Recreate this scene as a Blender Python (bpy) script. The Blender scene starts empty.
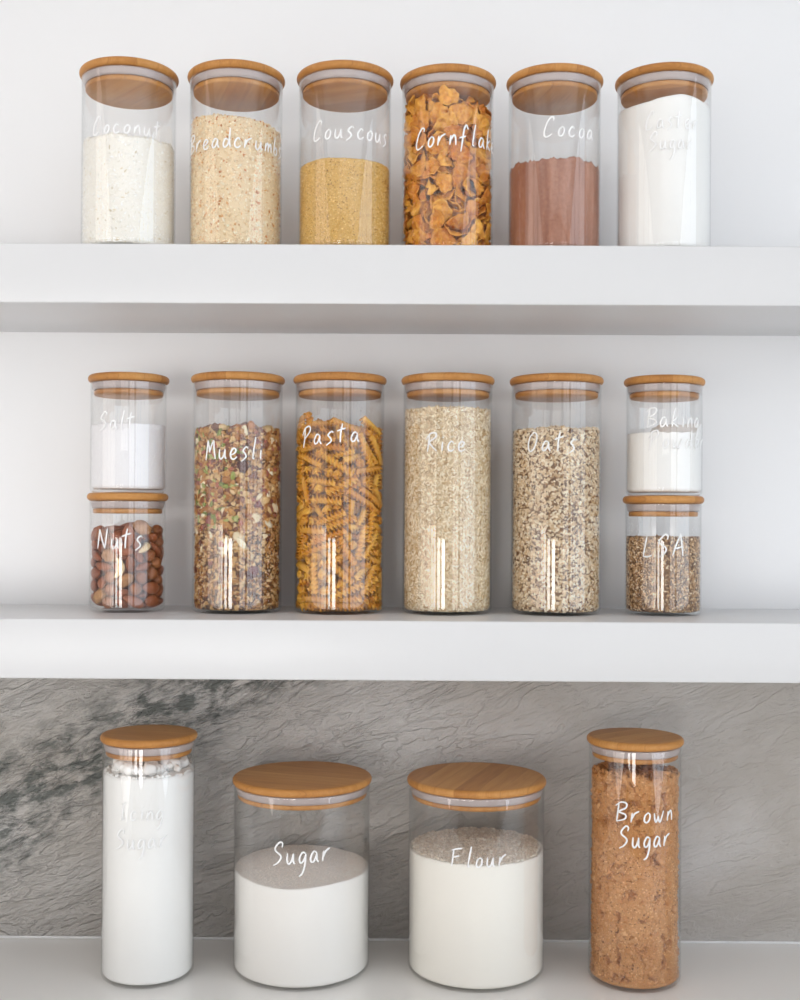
import bpy, math, random
import numpy as np
from mathutils import noise, Vector, Matrix, Quaternion
C = bpy.context.scene.collection
PI = math.pi
CAMZ = 1.376

# ------------------------------------------------------------------ helpers
def lin(r, g, b):
    f = lambda v: (v/255/12.92) if v/255 <= .04045 else ((v/255+.055)/1.055)**2.4
    return (f(r), f(g), f(b))

def mesh(name, V, F, smooth=True, cols=None, angle=None):
    me = bpy.data.meshes.new(name)
    V = np.asarray(V, dtype=np.float32).reshape(-1, 3)
    if isinstance(F, np.ndarray):
        nf, k = F.shape; li = F.astype(np.int32).ravel(); tot = np.full(nf, k, np.int32)
    else:
        tot = np.array([len(f) for f in F], np.int32); li = np.array([i for f in F for i in f], np.int32)
    me.vertices.add(len(V)); me.vertices.foreach_set('co', V.ravel())
    me.loops.add(len(li)); me.loops.foreach_set('vertex_index', li)
    st = np.concatenate([[0], np.cumsum(tot)[:-1]]).astype(np.int32)
    me.polygons.add(len(tot)); me.polygons.foreach_set('loop_start', st); me.polygons.foreach_set('loop_total', tot)
    me.update(calc_edges=True); me.validate()
    if smooth: me.polygons.foreach_set('use_smooth', np.ones(len(me.polygons), bool))
    if cols is not None:
        a = me.color_attributes.new('Tone', 'FLOAT_COLOR', 'POINT')
        cc = np.ones((len(V), 4), np.float32); cc[:, :3] = cols
        a.data.foreach_set('color', cc.ravel())
    return me

def obj(name, me, mat=None, parent=None, loc=(0, 0, 0), rotz=0):
    o = bpy.data.objects.new(name, me); C.objects.link(o)
    if mat is not None and len(me.materials) == 0: me.materials.append(mat)
    o.location = loc; o.rotation_euler = (0, 0, rotz)
    if parent is not None: o.parent = parent
    return o

def tag(o, label, cat, group=None, kind=None):
    o['label'] = label; o['category'] = cat
    if group: o['group'] = group
    if kind: o['kind'] = kind
    return o

def thing(name, label, cat, loc, rotz=0, group=None):
    o = bpy.data.objects.new(name, None); C.objects.link(o); o.empty_display_size = .02
    o.location = loc; o.rotation_euler = (0, 0, rotz)
    return tag(o, label, cat, group)

def boxes(lst):
    V = []; F = []
    for (x0, x1, y0, y1, z0, z1) in lst:
        n = len(V)
        V += [(x, y, z) for x in (x0, x1) for y in (y0, y1) for z in (z0, z1)]
        F += [tuple(n+i for i in f) for f in ((0,1,3,2),(4,6,7,5),(0,4,5,1),(2,3,7,6),(0,2,6,4),(1,5,7,3))]
    return V, F

def bevel_box(name, x0, x1, y0, y1, z0, z1, mat, bev=.0015, parent=None):
    me = mesh(name, *boxes([(x0, x1, y0, y1, z0, z1)]), smooth=False)
    o = obj(name, me, mat, parent)
    m = o.modifiers.new('bevel', 'BEVEL'); m.width = bev; m.segments = 3; m.limit_method = 'ANGLE'
    return o

def lathe(prof, n=96, close=False):
    """prof: list of (r,z); r==0 ends become poles"""
    V = []; F = []; rings = []
    for r, z in prof:
        if r < 1e-7:
            rings.append([len(V)]); V.append((0, 0, z))
        else:
            rings.append(list(range(len(V), len(V)+n)))
            V += [(r*math.cos(2*PI*j/n), r*math.sin(2*PI*j/n), z) for j in range(n)]
    prs = list(zip(rings, rings[1:]))
    if close: prs.append((rings[-1], rings[0]))
    for A, B in prs:
        for j in range(n):
            k = (j+1) % n
            if len(A) == 1: F.append((A[0], B[k], B[j]))
            elif len(B) == 1: F.append((A[j], A[k], B[0]))
            else: F.append((A[j], A[k], B[k], B[j]))
    return V, F

def arc(cx, cz, r, a0, a1, n=6):
    return [(cx+r*math.cos(math.radians(a0+(a1-a0)*i/n)), cz+r*math.sin(math.radians(a0+(a1-a0)*i/n))) for i in range(n+1)]

# ------------------------------------------------------------------ materials
def newmat(name):
    m = bpy.data.materials.new(name); m.use_nodes = True
    nt = m.node_tree; nt.nodes.clear()
    out = nt.nodes.new('ShaderNodeOutputMaterial')
    return m, nt, out
def N(nt, t, **k):
    n = nt.nodes.new(t)
    for a, b in k.items(): setattr(n, a, b)
    return n
def math_(nt, op, a, b=None, c=None):
    n = N(nt, 'ShaderNodeMath', operation=op)
    for i, v in enumerate((a, b, c)):
        if v is None: continue
        if isinstance(v, (int, float)): n.inputs[i].default_value = v
        else: nt.links.new(v, n.inputs[i])
    return n.outputs[0]
def mixc(nt, fac, a, b, mode='MIX'):
    n = N(nt, 'ShaderNodeMix', data_type='RGBA', blend_type=mode)
    for s, v in ((n.inputs[0], fac), (n.inputs[6], a), (n.inputs[7], b)):
        if isinstance(v, (int, float)): s.default_value = v
        elif isinstance(v, tuple): s.default_value = (*v, 1) if len(v) == 3 else v
        else: nt.links.new(v, s)
    return n.outputs[2]
def noise_(nt, vec, scale, detail=3, rough=.5, dist=0, typ='FBM'):
    n = N(nt, 'ShaderNodeTexNoise'); n.noise_type = typ
    n.inputs['Scale'].default_value = scale; n.inputs['Detail'].default_value = detail
    n.inputs['Roughness'].default_value = rough; n.inputs['Distortion'].default_value = dist
    if vec is not None: nt.links.new(vec, n.inputs['Vector'])
    return n.outputs[0]
def ramp(nt, fac, stops):
    n = N(nt, 'ShaderNodeValToRGB'); e = n.color_ramp.elements
    while len(e) < len(stops): e.new(.5)
    for i, (p, c) in enumerate(stops):
        e[i].position = p; e[i].color = (*c, 1) if isinstance(c, tuple) else (c, c, c, 1)
    nt.links.new(fac, n.inputs[0]); return n.outputs[0]
def mapping(nt, vec, scale=(1,1,1), rot=(0,0,0), loc=(0,0,0)):
    n = N(nt, 'ShaderNodeMapping'); n.inputs['Scale'].default_value = scale
    n.inputs['Rotation'].default_value = rot; n.inputs['Location'].default_value = loc
    nt.links.new(vec, n.inputs['Vector']); return n.outputs[0]
def principled(nt, out, col, rough=.5, spec=.5, bump=None, bump_d=.001, bump_s=1.0, coat=0, sss=0):
    p = N(nt, 'ShaderNodeBsdfPrincipled')
    if isinstance(col, tuple): p.inputs['Base Color'].default_value = (*col, 1)
    else: nt.links.new(col, p.inputs['Base Color'])
    if isinstance(rough, (int, float)): p.inputs['Roughness'].default_value = rough
    else: nt.links.new(rough, p.inputs['Roughness'])
    p.inputs['Specular IOR Level'].default_value = spec
    p.inputs['Coat Weight'].default_value = coat; p.inputs['Coat Roughness'].default_value = .1
    if bump is not None:
        b = N(nt, 'ShaderNodeBump'); b.inputs['Distance'].default_value = bump_d; b.inputs['Strength'].default_value = bump_s
        nt.links.new(bump, b.inputs['Height']); nt.links.new(b.outputs[0], p.inputs['Normal'])
    nt.links.new(p.outputs[0], out.inputs[0]); return p
def coords(nt, which='Object'):
    return N(nt, 'ShaderNodeTexCoord').outputs[which]

def mat_plain(name, col, rough=.5, spec=.5, nscale=None, nd=.0005, ns=.3, coat=0):
    m, nt, out = newmat(name)
    b = noise_(nt, coords(nt), nscale, 4) if nscale else None
    principled(nt, out, col, rough, spec, b, nd, ns, coat); return m

def mat_glass():
    m, nt, out = newmat('clear_glass')
    g = N(nt, 'ShaderNodeNewGeometry')
    d = N(nt, 'ShaderNodeVectorMath', operation='DOT_PRODUCT')
    nt.links.new(g.outputs['Normal'], d.inputs[0]); nt.links.new(g.outputs['Incoming'], d.inputs[1])
    c = math_(nt, 'ABSOLUTE', d.outputs['Value'])
    inv = math_(nt, 'SUBTRACT', 1.0, c)
    p5 = math_(nt, 'POWER', inv, 5.0)
    fac = math_(nt, 'MULTIPLY_ADD', p5, .80, .04)
    p3 = math_(nt, 'POWER', inv, 4.0)
    tint = mixc(nt, p3, (.994, .995, .994), (.84, .85, .85))
    tr = N(nt, 'ShaderNodeBsdfTransparent'); nt.links.new(tint, tr.inputs[0])
    gl = N(nt, 'ShaderNodeBsdfGlossy'); gl.inputs['Roughness'].default_value = .02
    gl.inputs['Color'].default_value = (1, 1, 1, 1)
    mx = N(nt, 'ShaderNodeMixShader'); nt.links.new(fac, mx.inputs[0])
    nt.links.new(tr.outputs[0], mx.inputs[1]); nt.links.new(gl.outputs[0], mx.inputs[2])
    nt.links.new(mx.outputs[0], out.inputs[0]); return m

def mat_bamboo():
    m, nt, out = newmat('bamboo')
    co = coords(nt); info = N(nt, 'ShaderNodeObjectInfo')
    sep = N(nt, 'ShaderNodeSeparateXYZ'); nt.links.new(co, sep.inputs[0])
    k = math_(nt, 'MULTIPLY_ADD', sep.outputs[0], 45.0, math_(nt, 'MULTIPLY', info.outputs['Random'], 37.0))
    fl = math_(nt, 'FLOOR', k)
    wn = N(nt, 'ShaderNodeTexWhiteNoise', noise_dimensions='1D'); nt.links.new(fl, wn.inputs['W'])
    off = N(nt, 'ShaderNodeCombineXYZ'); nt.links.new(math_(nt, 'MULTIPLY', wn.outputs[0], 3.0), off.inputs[1])
    nt.links.new(math_(nt, 'MULTIPLY', info.outputs['Random'], 5.0), off.inputs[2])
    add = N(nt, 'ShaderNodeVectorMath', operation='ADD'); nt.links.new(co, add.inputs[0]); nt.links.new(off.outputs[0], add.inputs[1])
    fine = noise_(nt, mapping(nt, add.outputs[0], (900, 30, 300)), 1.0, 4, .6)
    wide = noise_(nt, mapping(nt, add.outputs[0], (120, 10, 60)), 1.0, 3, .5)
    tone = math_(nt, 'ADD', math_(nt, 'MULTIPLY', wn.outputs[0], .30), math_(nt, 'MULTIPLY_ADD', wide, .5, math_(nt, 'MULTIPLY_ADD', fine, .55, -.1)))
    col = ramp(nt, tone, [(.2, lin(156, 100, 48)), (.55, lin(188, 131, 70)), (.95, lin(210, 157, 95))])
    fr = math_(nt, 'FRACT', k)
    seam = math_(nt, 'LESS_THAN', math_(nt, 'ABSOLUTE', math_(nt, 'SUBTRACT', fr, .5)), .485)
    col = mixc(nt, math_(nt, 'MULTIPLY', math_(nt, 'SUBTRACT', 1.0, seam), .35), col, lin(140, 90, 48))
    sp = noise_(nt, mapping(nt, add.outputs[0], (500, 160, 200)), 1.0, 1)
    col = mixc(nt, math_(nt, 'MULTIPLY', math_(nt, 'GREATER_THAN', sp, .76), .6), col, lin(110, 64, 34))
    principled(nt, out, col, .45, .28, fine, .0002, .4, coat=.05); return m

def mat_tone(name, rough=.7, spec=.3, nscale=900, nd=.0004, ns=.4, var=.12):
    """colour of every grain comes from the mesh's own Tone attribute"""
    m, nt, out = newmat(name)
    a = N(nt, 'ShaderNodeAttribute', attribute_name='Tone')
    n = noise_(nt, coords(nt), nscale, 3)
    col = mixc(nt, var, a.outputs['Color'], n, 'OVERLAY')
    principled(nt, out, col, rough, spec, n, nd, ns); return m

def mat_vary(name, c1, c2, scale, rough=.6, spec=.4, nd=.0004, ns=.5, rnd=.25, bump_scale=None):
    m, nt, out = newmat(name); co = coords(nt); info = N(nt, 'ShaderNodeObjectInfo')
    n = noise_(nt, co, scale, 4)
    f = math_(nt, 'ADD', math_(nt, 'MULTIPLY_ADD', n, 1.6, -.3), math_(nt, 'MULTIPLY_ADD', info.outputs['Random'], rnd*2, -rnd))
    f = math_(nt, 'MINIMUM', math_(nt, 'MAXIMUM', f, 0.0), 1.0)
    b = noise_(nt, co, bump_scale or scale*3, 3)
    principled(nt, out, mixc(nt, f, c1, c2), rough, spec, b, nd, ns); return m

def mat_stone():
    m, nt, out = newmat('rippled_grey_stone'); co = coords(nt)
    sep = N(nt, 'ShaderNodeSeparateXYZ'); nt.links.new(co, sep.inputs[0])
    # broad cloudiness
    cloud = noise_(nt, mapping(nt, co, (3, 3, 5)), 1.0, 5, .6, .4)
    base = ramp(nt, cloud, [(.3, lin(168, 161, 153)), (.5, lin(184, 179, 174)), (.72, lin(200, 197, 195))])
    # dark green-grey vein running down to the left
    vx = math_(nt, 'ADD', math_(nt, 'MULTIPLY', sep.outputs[0], -.60), math_(nt, 'MULTIPLY', sep.outputs[2], 1.0))
    warp = noise_(nt, mapping(nt, co, (5, 5, 5)), 1.0, 4, .6)
    d = math_(nt, 'ABSOLUTE', math_(nt, 'ADD', math_(nt, 'SUBTRACT', vx, VEINC), math_(nt, 'MULTIPLY_ADD', warp, .16, -.08)))
    near = math_(nt, 'SUBTRACT', 1.0, math_(nt, 'MINIMUM', math_(nt, 'MULTIPLY', d, 13.0), 1.0))
    rot = mapping(nt, co, (1, 1, 1), (0, .38, 0))
    patch = noise_(nt, mapping(nt, rot, (34, 34, 70)), 1.0, 6, .72, .25)
    vf = math_(nt, 'MULTIPLY', math_(nt, 'MAXIMUM', math_(nt, 'MULTIPLY_ADD', patch, 6.5, -2.75), 0.0), math_(nt, 'POWER', near, .7))
    # the vein fades out beyond the middle of the wall
    lft = math_(nt, 'MINIMUM', math_(nt, 'MAXIMUM', math_(nt, 'MULTIPLY_ADD', sep.outputs[0], -5.0, .15), 0.0), 1.0)
    vf = math_(nt, 'MINIMUM', math_(nt, 'MULTIPLY', vf, lft), .85)
    col = mixc(nt, vf, base, lin(78, 84, 80))
    # ripples: warped ridges along a shallow diagonal
    n1 = noise_(nt, mapping(nt, rot, (9, 9, 30)), 1.0, 5, .55, .5)
    n2 = noise_(nt, mapping(nt, rot, (26, 26, 80)), 1.0, 4, .6, .6)
    step = math_(nt, 'FRACT', math_(nt, 'MULTIPLY_ADD', n1, 7.0, math_(nt, 'MULTIPLY', n2, 1.6)))
    soft = N(nt, 'ShaderNodeMapRange', interpolation_type='SMOOTHSTEP'); nt.links.new(step, soft.inputs[0])
    soft.inputs[1].default_value = .0; soft.inputs[2].default_value = .34
    h = math_(nt, 'ADD', math_(nt, 'MULTIPLY', math_(nt, 'SUBTRACT', step, soft.outputs[0]), .75), math_(nt, 'MULTIPLY_ADD', n2, .9, math_(nt, 'MULTIPLY', n1, .5)))
    calm = math_(nt, 'MINIMUM', math_(nt, 'MAXIMUM', math_(nt, 'MULTIPLY_ADD', sep.outputs[0], -1.5, .75), .30), 1.0)   # the cleft is shallower towards the right
    h = math_(nt, 'MULTIPLY', h, calm)
    principled(nt, out, col, .5, .4, h, .0060, .9); return m
def mat_floor():
    m, nt, out = newmat('pale_timber_floor'); co = coords(nt)
    n = noise_(nt, mapping(nt, co, (6, .6, 1)), 1.0, 5)
    principled(nt, out, ramp(nt, n, [(.3, lin(150, 138, 126)), (.7, lin(178, 168, 156))]), .5, .4); return m

VEINC = 1.315
GLASS = mat_glass(); BAMBOO = mat_bamboo()
WALL = mat_plain('white_wall_paint', lin(235, 235, 236), .55, .3, 400, .0002, .1)
SHELF = mat_plain('white_satin_lacquer', lin(217, 217, 218), .3, .45)
COUNTER = mat_plain('pale_grey_stone_top', lin(248, 246, 243), .22, .5)
def mat_seal():
    m, nt, out = newmat('milky_silicone')
    p = principled(nt, out, lin(218, 206, 204), .35, .5)
    tr = N(nt, 'ShaderNodeBsdfTransparent'); tr.inputs[0].default_value = (.95, .92, .91, 1)
    mx = N(nt, 'ShaderNodeMixShader'); mx.inputs[0].default_value = .42
    nt.links.new(p.outputs[0], mx.inputs[1]); nt.links.new(tr.outputs[0], mx.inputs[2]); nt.links.new(mx.outputs[0], out.inputs[0]); return m
SEAL = mat_seal()
INK = mat_plain('white_vinyl', lin(250, 250, 250), .5, .3)
POWDER = mat_plain('white_powder', lin(244, 243, 241), .85, .15, 500, .0003, .12)

# ------------------------------------------------------------------ room
XL, XR, YB, ZC = -2.3, 2.4, -3.2, 2.8
YW = 1.3335
def wall_with_holes(name, axis, pos, thick, u0, u1, holes, mat):
    """axis 'x': wall plane at x=pos spanning y u0..u1 ; axis 'y': plane at y=pos spanning x"""
    L = []; hs = sorted(holes); cur = u0
    def add(a, b, z0, z1):
        if b-a < 1e-4 or z1-z0 < 1e-4: return
        if axis == 'x': L.append((min(pos, pos+thick), max(pos, pos+thick), a, b, z0, z1))
        else: L.append((a, b, min(pos, pos+thick), max(pos, pos+thick), z0, z1))
    cuts = sorted({u0, u1} | {v for q in hs for v in q[:2]})
    for a, b in zip(cuts, cuts[1:]):
        z = 0
        for q in sorted((q for q in hs if q[0] <= a+1e-6 and q[1] >= b-1e-6), key=lambda q: q[2]):
            add(a, b, z, q[2]); z = q[3]
        add(a, b, z, ZC)
    o = obj(name, mesh(name, *boxes(L), smooth=False), mat); o['kind'] = 'structure'; return o
def window(n, axis, pos, thick, a, b, z0, z1, nm=1, sky=True):
    t = .04; L = []
    p0, p1 = sorted((pos+thick*.35, pos+thick*.65))
    rects = [(a, a+t, z0, z1), (b-t, b, z0, z1), (a+t, b-t, z0, z0+t), (a+t, b-t, z1-t, z1)]
    for k in range(1, nm+1):
        c = a+(b-a)*k/(nm+1); rects.append((c-t/2, c+t/2, z0+t, z1-t))
    for (u, v, q, r) in rects:
        L.append((p0, p1, u, v, q, r) if axis == 'x' else (u, v, p0, p1, q, r))
    o = obj('window_%d' % n, mesh('window', *boxes(L), smooth=False), SHELF); o['kind'] = 'structure'
    li = bpy.data.lights.new('window_daylight', 'AREA'); li.shape = 'RECTANGLE'; li.size = b-a; li.size_y = z1-z0
    li.cycles.is_portal = True
    lo = bpy.data.objects.new('window_daylight', li); C.objects.link(lo)
    if axis == 'x':
        lo.location = (pos+thick*.9, (a+b)/2, (z0+z1)/2); nrm = Vector((-1 if thick > 0 else 1, 0, 0))
    else:
        lo.location = ((a+b)/2, pos+thick*.9, (z0+z1)/2); nrm = Vector((0, 1, 0))
    lo.rotation_euler = nrm.to_track_quat('-Z', 'Y').to_euler()
WINS = dict(
  back=[(-2.25, -1.60, .06, 1.32, 0), (-1.25, -.50, .06, 1.32, 0), (.95, 2.30, .25, 2.72, 1), (-1.15, .60, 1.66, 2.72, 2)],
  left=[(-2.8, .55, .25, 2.72, 3), (.98, 1.10, 1.30, 1.75, 0)],
  right=[(-2.8, .55, .25, 2.72, 3)])
o = obj('floor', mesh('floor', *boxes([(XL-.15, XR+.15, YB-.15, YW+.15, -.1, 0)]), smooth=False), mat_floor()); o['kind'] = 'structure'
o = obj('ceiling', mesh('ceiling', *boxes([(XL-.15, XR+.15, YB-.15, YW+.15, ZC, ZC+.1)]), smooth=False), WALL); o['kind'] = 'structure'
wall_with_holes('wall_back', 'y', YW, .15, XL-.15, XR+.15, [], WALL)
wall_with_holes('wall_front', 'y', YB, -.15, XL-.15, XR+.15, [w[:4] for w in WINS['back']], WALL)
wall_with_holes('wall_left', 'x', XL, -.15, YB, YW, [w[:4] for w in WINS['left']], WALL)
wall_with_holes('wall_right', 'x', XR, .15, YB, YW, [w[:4] for w in WINS['right']], WALL)
n = 1
for w in WINS['back']: window(n, 'y', YB, -.15, *w); n += 1
for w in WINS['left']: window(n, 'x', XL, -.15, *w); n += 1
for w in WINS['right']: window(n, 'x', XR, .15, *w); n += 1

ZT, ZM, ZK = CAMZ+.2700, CAMZ-.0989, CAMZ-.4760
YF = 1.1482; TH = .0587
o = bevel_box('floating_shelf', XL, XR, YF, YW-.0001, ZT-TH, ZT, SHELF)
tag(o, 'thick white floating shelf at the top holding six jars', 'shelf', 'white floating shelves')
o = bevel_box('floating_shelf', XL, XR, YF, YW-.0001, ZM-TH, ZM, SHELF)
tag(o, 'thick white floating shelf in the middle, directly above the grey stone', 'shelf', 'white floating shelves')
o = bevel_box('stone_splashback', XL, XR, YW-.004, YW-.0001, ZK, ZM-TH, mat_stone(), .0004)
tag(o, 'rippled grey stone splashback with a dark vein, behind the bottom row of jars', 'splashback')
o = obj('trim_2', mesh('sealant_bead', *boxes([(XL, XR, YW-.0058, YW-.004, ZK, ZK+.0022)]), smooth=False), WALL); o['kind'] = 'structure'
o = bevel_box('countertop', XL, XR, .70, YW-.0001, ZK-.03, ZK, COUNTER)
tag(o, 'glossy pale stone countertop under the four largest jars', 'countertop')
o = obj('base_cabinet', mesh('base_cabinet', *boxes([(XL, XR, .75, YW, .1, ZK-.03), (XL, XR, .80, YW, 0, .1)]), smooth=False), SHELF)
o['kind'] = 'structure'; o.name = 'trim_1'

# ------------------------------------------------------------------ lettering
G = {
'B': [[(.10,.92),(.05,.45),(0,0)], [(-.04,.78),(.18,.98),(.40,.95),(.38,.72),(.10,.50),(.36,.38),(.34,.16),(.0,.0)]],
'S': [[(.40,.76),(.42,.94),(.30,.98),(.12,.74),(.13,.58),(.32,.42),(.35,.27),(.22,.06),(.02,-.08)]],
'C': [[(.40,.80),(.42,.95),(.30,.98),(.12,.65),(.02,.2),(.08,.0),(.22,.03),(.36,.14)]],
'M': [[(0,-.05),(.07,.5),(.12,.92)], [(.12,.92),(.17,.6),(.20,.32)], [(.20,.32),(.30,.65),(.42,.92)], [(.42,.92),(.44,.45),(.50,0)]],
'P': [[(.12,.85),(.08,.4),(0,-.1)], [(-.06,.52),(.12,.88),(.36,.96),(.38,.72),(.08,.32)]],
'R': [[(.10,.88),(.06,.4),(0,-.05)], [(-.06,.62),(.14,.92),(.38,.95),(.36,.72),(.10,.48),(.22,.25),(.42,0)]],
'O': [[(.28,.95),(.08,.7),(.0,.25),(.10,.0),(.28,.15),(.40,.6),(.38,.88),(.22,.96)]],
'L': [[(.16,.95),(.08,.5),(0,.02)], [(0,.02),(.18,.0),(.36,.08)]],
'A': [[(0,0),(.14,.5),(.32,.98)], [(.32,.98),(.37,.5),(.42,0)], [(.04,.33),(.2,.36),(.44,.44)]],
'N': [[(0,0),(.06,.5),(.12,.95)], [(.12,.95),(.24,.45),(.38,.02)], [(.38,.02),(.44,.5),(.50,1.0)]],
'F': [[(.10,.9),(.06,.5),(0,0)], [(0,.84),(.22,.93),(.46,.98)], [(.07,.48),(.2,.54),(.34,.58)]],
'I': [[(.12,.95),(.07,.5),(.02,0)], [(-.02,.90),(.26,.97)], [(-.08,-.03),(.14,.03)]],
'a': [[(.28,.38),(.14,.43),(.02,.2),(.05,.03),(.17,.08),(.28,.38)], [(.28,.38),(.27,.15),(.34,.0)]],
'b': [[(.14,.85),(.05,.4),(.02,.05)], [(.02,.05),(.18,.0),(.27,.2),(.17,.36),(.05,.2)]],
'c': [[(.26,.36),(.16,.45),(.03,.25),(.05,.04),(.17,.0),(.28,.1)]],
'd': [[(.26,.32),(.12,.40),(.02,.16),(.08,.0),(.22,.14),(.30,.5),(.33,.92)], [(.33,.92),(.29,.35),(.33,0)]],
'e': [[(.03,.17),(.18,.24),(.25,.38),(.14,.45),(.02,.25),(.05,.04),(.17,.0),(.30,.1)]],
'f': [[(.36,.70),(.28,.88),(.18,.68),(.11,.2),(.04,-.28)], [(-.02,.30),(.26,.40)]],
'g': [[(.28,.38),(.14,.43),(.02,.2),(.06,.03),(.18,.1),(.28,.38)], [(.28,.38),(.24,-.05),(.14,-.38),(.0,-.5)]],
'i': [[(.08,.42),(.06,.2),(.05,0)], [(.10,.60),(.115,.66)]],
'k': [[(.14,.9),(.05,.4),(0,0)], [(.26,.46),(.05,.22),(.28,.0)]],
'l': [[(.18,.95),(.10,.5),(.03,.02)], [(.03,.02),(.12,.04)]],
'm': [[(0,0),(.05,.42)], [(.02,.16),(.13,.42),(.18,.30),(.17,0)], [(.17,.16),(.30,.42),(.35,.30),(.36,0)]],
'n': [[(0,0),(.05,.42)], [(.02,.16),(.17,.43),(.24,.3),(.25,0)]],
'o': [[(.18,.44),(.05,.3),(.02,.08),(.11,.0),(.22,.12),(.25,.34),(.16,.44)]],
'r': [[(0,0),(.05,.42)], [(.02,.12),(.14,.38),(.32,.50)]],
's': [[(.30,.46),(.22,.52),(.08,.36),(.18,.22),(.20,.08),(0,-.1)]],
't': [[(.16,.85),(.09,.4),(.07,0)], [(-.06,.50),(.12,.58),(.30,.64)]],
'u': [[(.04,.42),(.02,.12),(.09,.0),(.2,.12),(.28,.42)], [(.28,.42),(.27,.12),(.33,0)]],
'w': [[(0,.4),(.02,.12),(.08,.0),(.18,.28)], [(.18,.28),(.20,.06),(.27,.02),(.42,.48)]],
}
def cr(pts, n=7):
    if len(pts) == 2: return [Vector(pts[0]).lerp(Vector(pts[1]), i/4) for i in range(5)]
    P = [Vector(p) for p in pts]; P = [2*P[0]-P[1]]+P+[2*P[-1]-P[-2]]; out = []
    for i in range(1, len(P)-2):
        for k in range(n):
            t = k/n; a, b, c, d = P[i-1:i+3]
            out.append(.5*((2*b)+(c-a)*t+(2*a-5*b+4*c-d)*t*t+(3*b-a-3*c+d)*t**3))
    return out+[P[-2]]
def lettering(lines, R, parent):
    """lines: (text, baseline z, start angle, end angle, cap height, rise); angle 0 faces -y, positive to the right"""
    V = []; F = []
    for text, z0, a0, a1, cap, rise in lines:
        w = {c: max(p[0] for s in G[c] for p in s) for c in set(text)}
        gap = .17; tot = sum(w[c] for c in text)+gap*(len(text)-1)
        arcl = (a1-a0)*R; k = arcl/tot; x = 0
        for c in text:
            for s in G[c]:
                P = cr(s); Q = []
                for p in P:
                    u = x*k+p.x*min(k, cap*1.25)
                    Q.append(Vector((u, z0+p.y*cap*(1.14 if c.islower() else 1)+rise*(x/tot))))
                n0 = len(V); n = len(Q)
                for i, q in enumerate(Q):
                    t = (Q[min(i+1, n-1)]-Q[max(i-1, 0)]); t = t.normalized() if t.length > 0 else Vector((1, 0))
                    e = min(i, n-1-i)/(n-1)*2
                    hw = .00078*(.72+.42*min(1, e*2.5))*(cap/.021)**.4
                    nn = Vector((-t.y, t.x))*hw
                    for sgn, rr in ((1, R+.00005), (1, R+.0003), (-1, R+.0003), (-1, R+.00005)):
                        pt = q+nn*sgn; a = a0+pt.x/R
                        V.append((rr*math.sin(a), -rr*math.cos(a), pt.y))
                for i in range(n-1):
                    for j in range(4):
                        b = n0+i*4
                        F.append((b+j, b+(j+1) % 4, b+4+(j+1) % 4, b+4+j))
                F.append((n0+3, n0+2, n0+1, n0)); e0 = n0+(n-1)*4; F.append((e0, e0+1, e0+2, e0+3))
            x += w[c]+gap
    o = obj('lettering', mesh('lettering', V, F, smooth=False), INK, parent)
    return o

# ------------------------------------------------------------------ jars
TYPES = {  # lid radius, body radius, overall height
 'tall': (.0500, .0478, .2517), 'medium': (.0500, .0476, .1871),
 'small': (.0427, .0401, .1257), 'wide': (.0740, .0722, .2036)}
LT = .0082; WALLT = .0010
MESH = {}
def jar_meshes(kind):
    if kind in MESH: return MESH[kind]
    RL, RB, H = TYPES[kind]; hg = H-LT-.0003; ri = RB-WALLT
    prof = [(0, .0010), (RB-.012, .0008)]+arc(RB-.0055, .0055, .0055, -90, 0, 7)
    prof += [(RB, .0062), (RB, .0075), (RB, hg*.5), (RB, hg-.0030), (RB, hg-.0014)]+arc(RB-WALLT/2, hg-WALLT/2, WALLT/2, 0, 180, 6)
    prof += [(ri, hg-.0014), (ri, hg-.0030), (ri, hg*.5), (ri, .0095), (ri, .0085)]+[(r, z) for r, z in arc(ri-.0045, .0078, .0045, 0, -90, 7)]+[(ri-.015, .0033), (0, .0036)]
    glass = mesh('glass_body', *lathe(prof, 128))
    b = LT/2
    lidp = [(0, 0), (RL-b-.0005, 0)]+arc(RL-b, b, b, -80, 80, 10)+[(RL-b-.004, LT), (0, LT)]
    lid = mesh('lid', *lathe([(r, z) for r, z in lidp], 128))
    rp = ri-.0016; rs = ri-.0003
    seal = mesh('seal_ring', *lathe([(rp-.0015, -.0006), (rs-.0004, -.0006), (rs, -.0016), (rs, -.0030), (rs-.0010, -.0055), (rs-.0016, -.0082), (rp-.0015, -.0082)], 96, close=True))
    rq = rp-.0012
    plug = mesh('lid_plug', *lathe([(0, 0), (rp-.004, 0), (rp-.004, -.0084)]+[(rq-.0006, -.0086), (rq, -.0092), (rq, -.0125), (rq-.001, -.0135), (0, -.0135)], 96))
    MESH[kind] = (glass, lid, seal, plug); return MESH[kind]
rj = random.Random(4)
def jar(kind, x, y, z, label, lines, group, lidrot=None, tilt=0):
    t = thing('storage_jar', label, 'jar', (x, y, z), 0, group)
    RL, RB, H = TYPES[kind]; glass, lid, seal, plug = jar_meshes(kind)
    obj('glass_body', glass, GLASS, t)
    a = lidrot if lidrot is not None else rj.uniform(0, PI)
    l = obj('lid', lid, BAMBOO, t, (0, 0, H-LT), a); l['label'] = 'round bamboo lid'
    if tilt: l.rotation_euler = (0, tilt, 0); l.rotation_euler[2] = 0
    obj('seal_ring', seal, SEAL, l); obj('plug', plug, BAMBOO, l)
    cd = math.atan2(-x, y)   # direction of the camera seen from the jar, right positive
    if lines:
        o = lettering([(tx, zb-z, math.radians(a0)+cd, math.radians(a1)+cd, cap, rise) for tx, zb, a0, a1, cap, rise in lines], RB, t)
        o['label'] = 'white handwritten lettering'
    return t
def zat(x, y, d): return CAMZ+(512.9-(y-.0056*(x-400)))/1172.3*d+.0059*d

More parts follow.
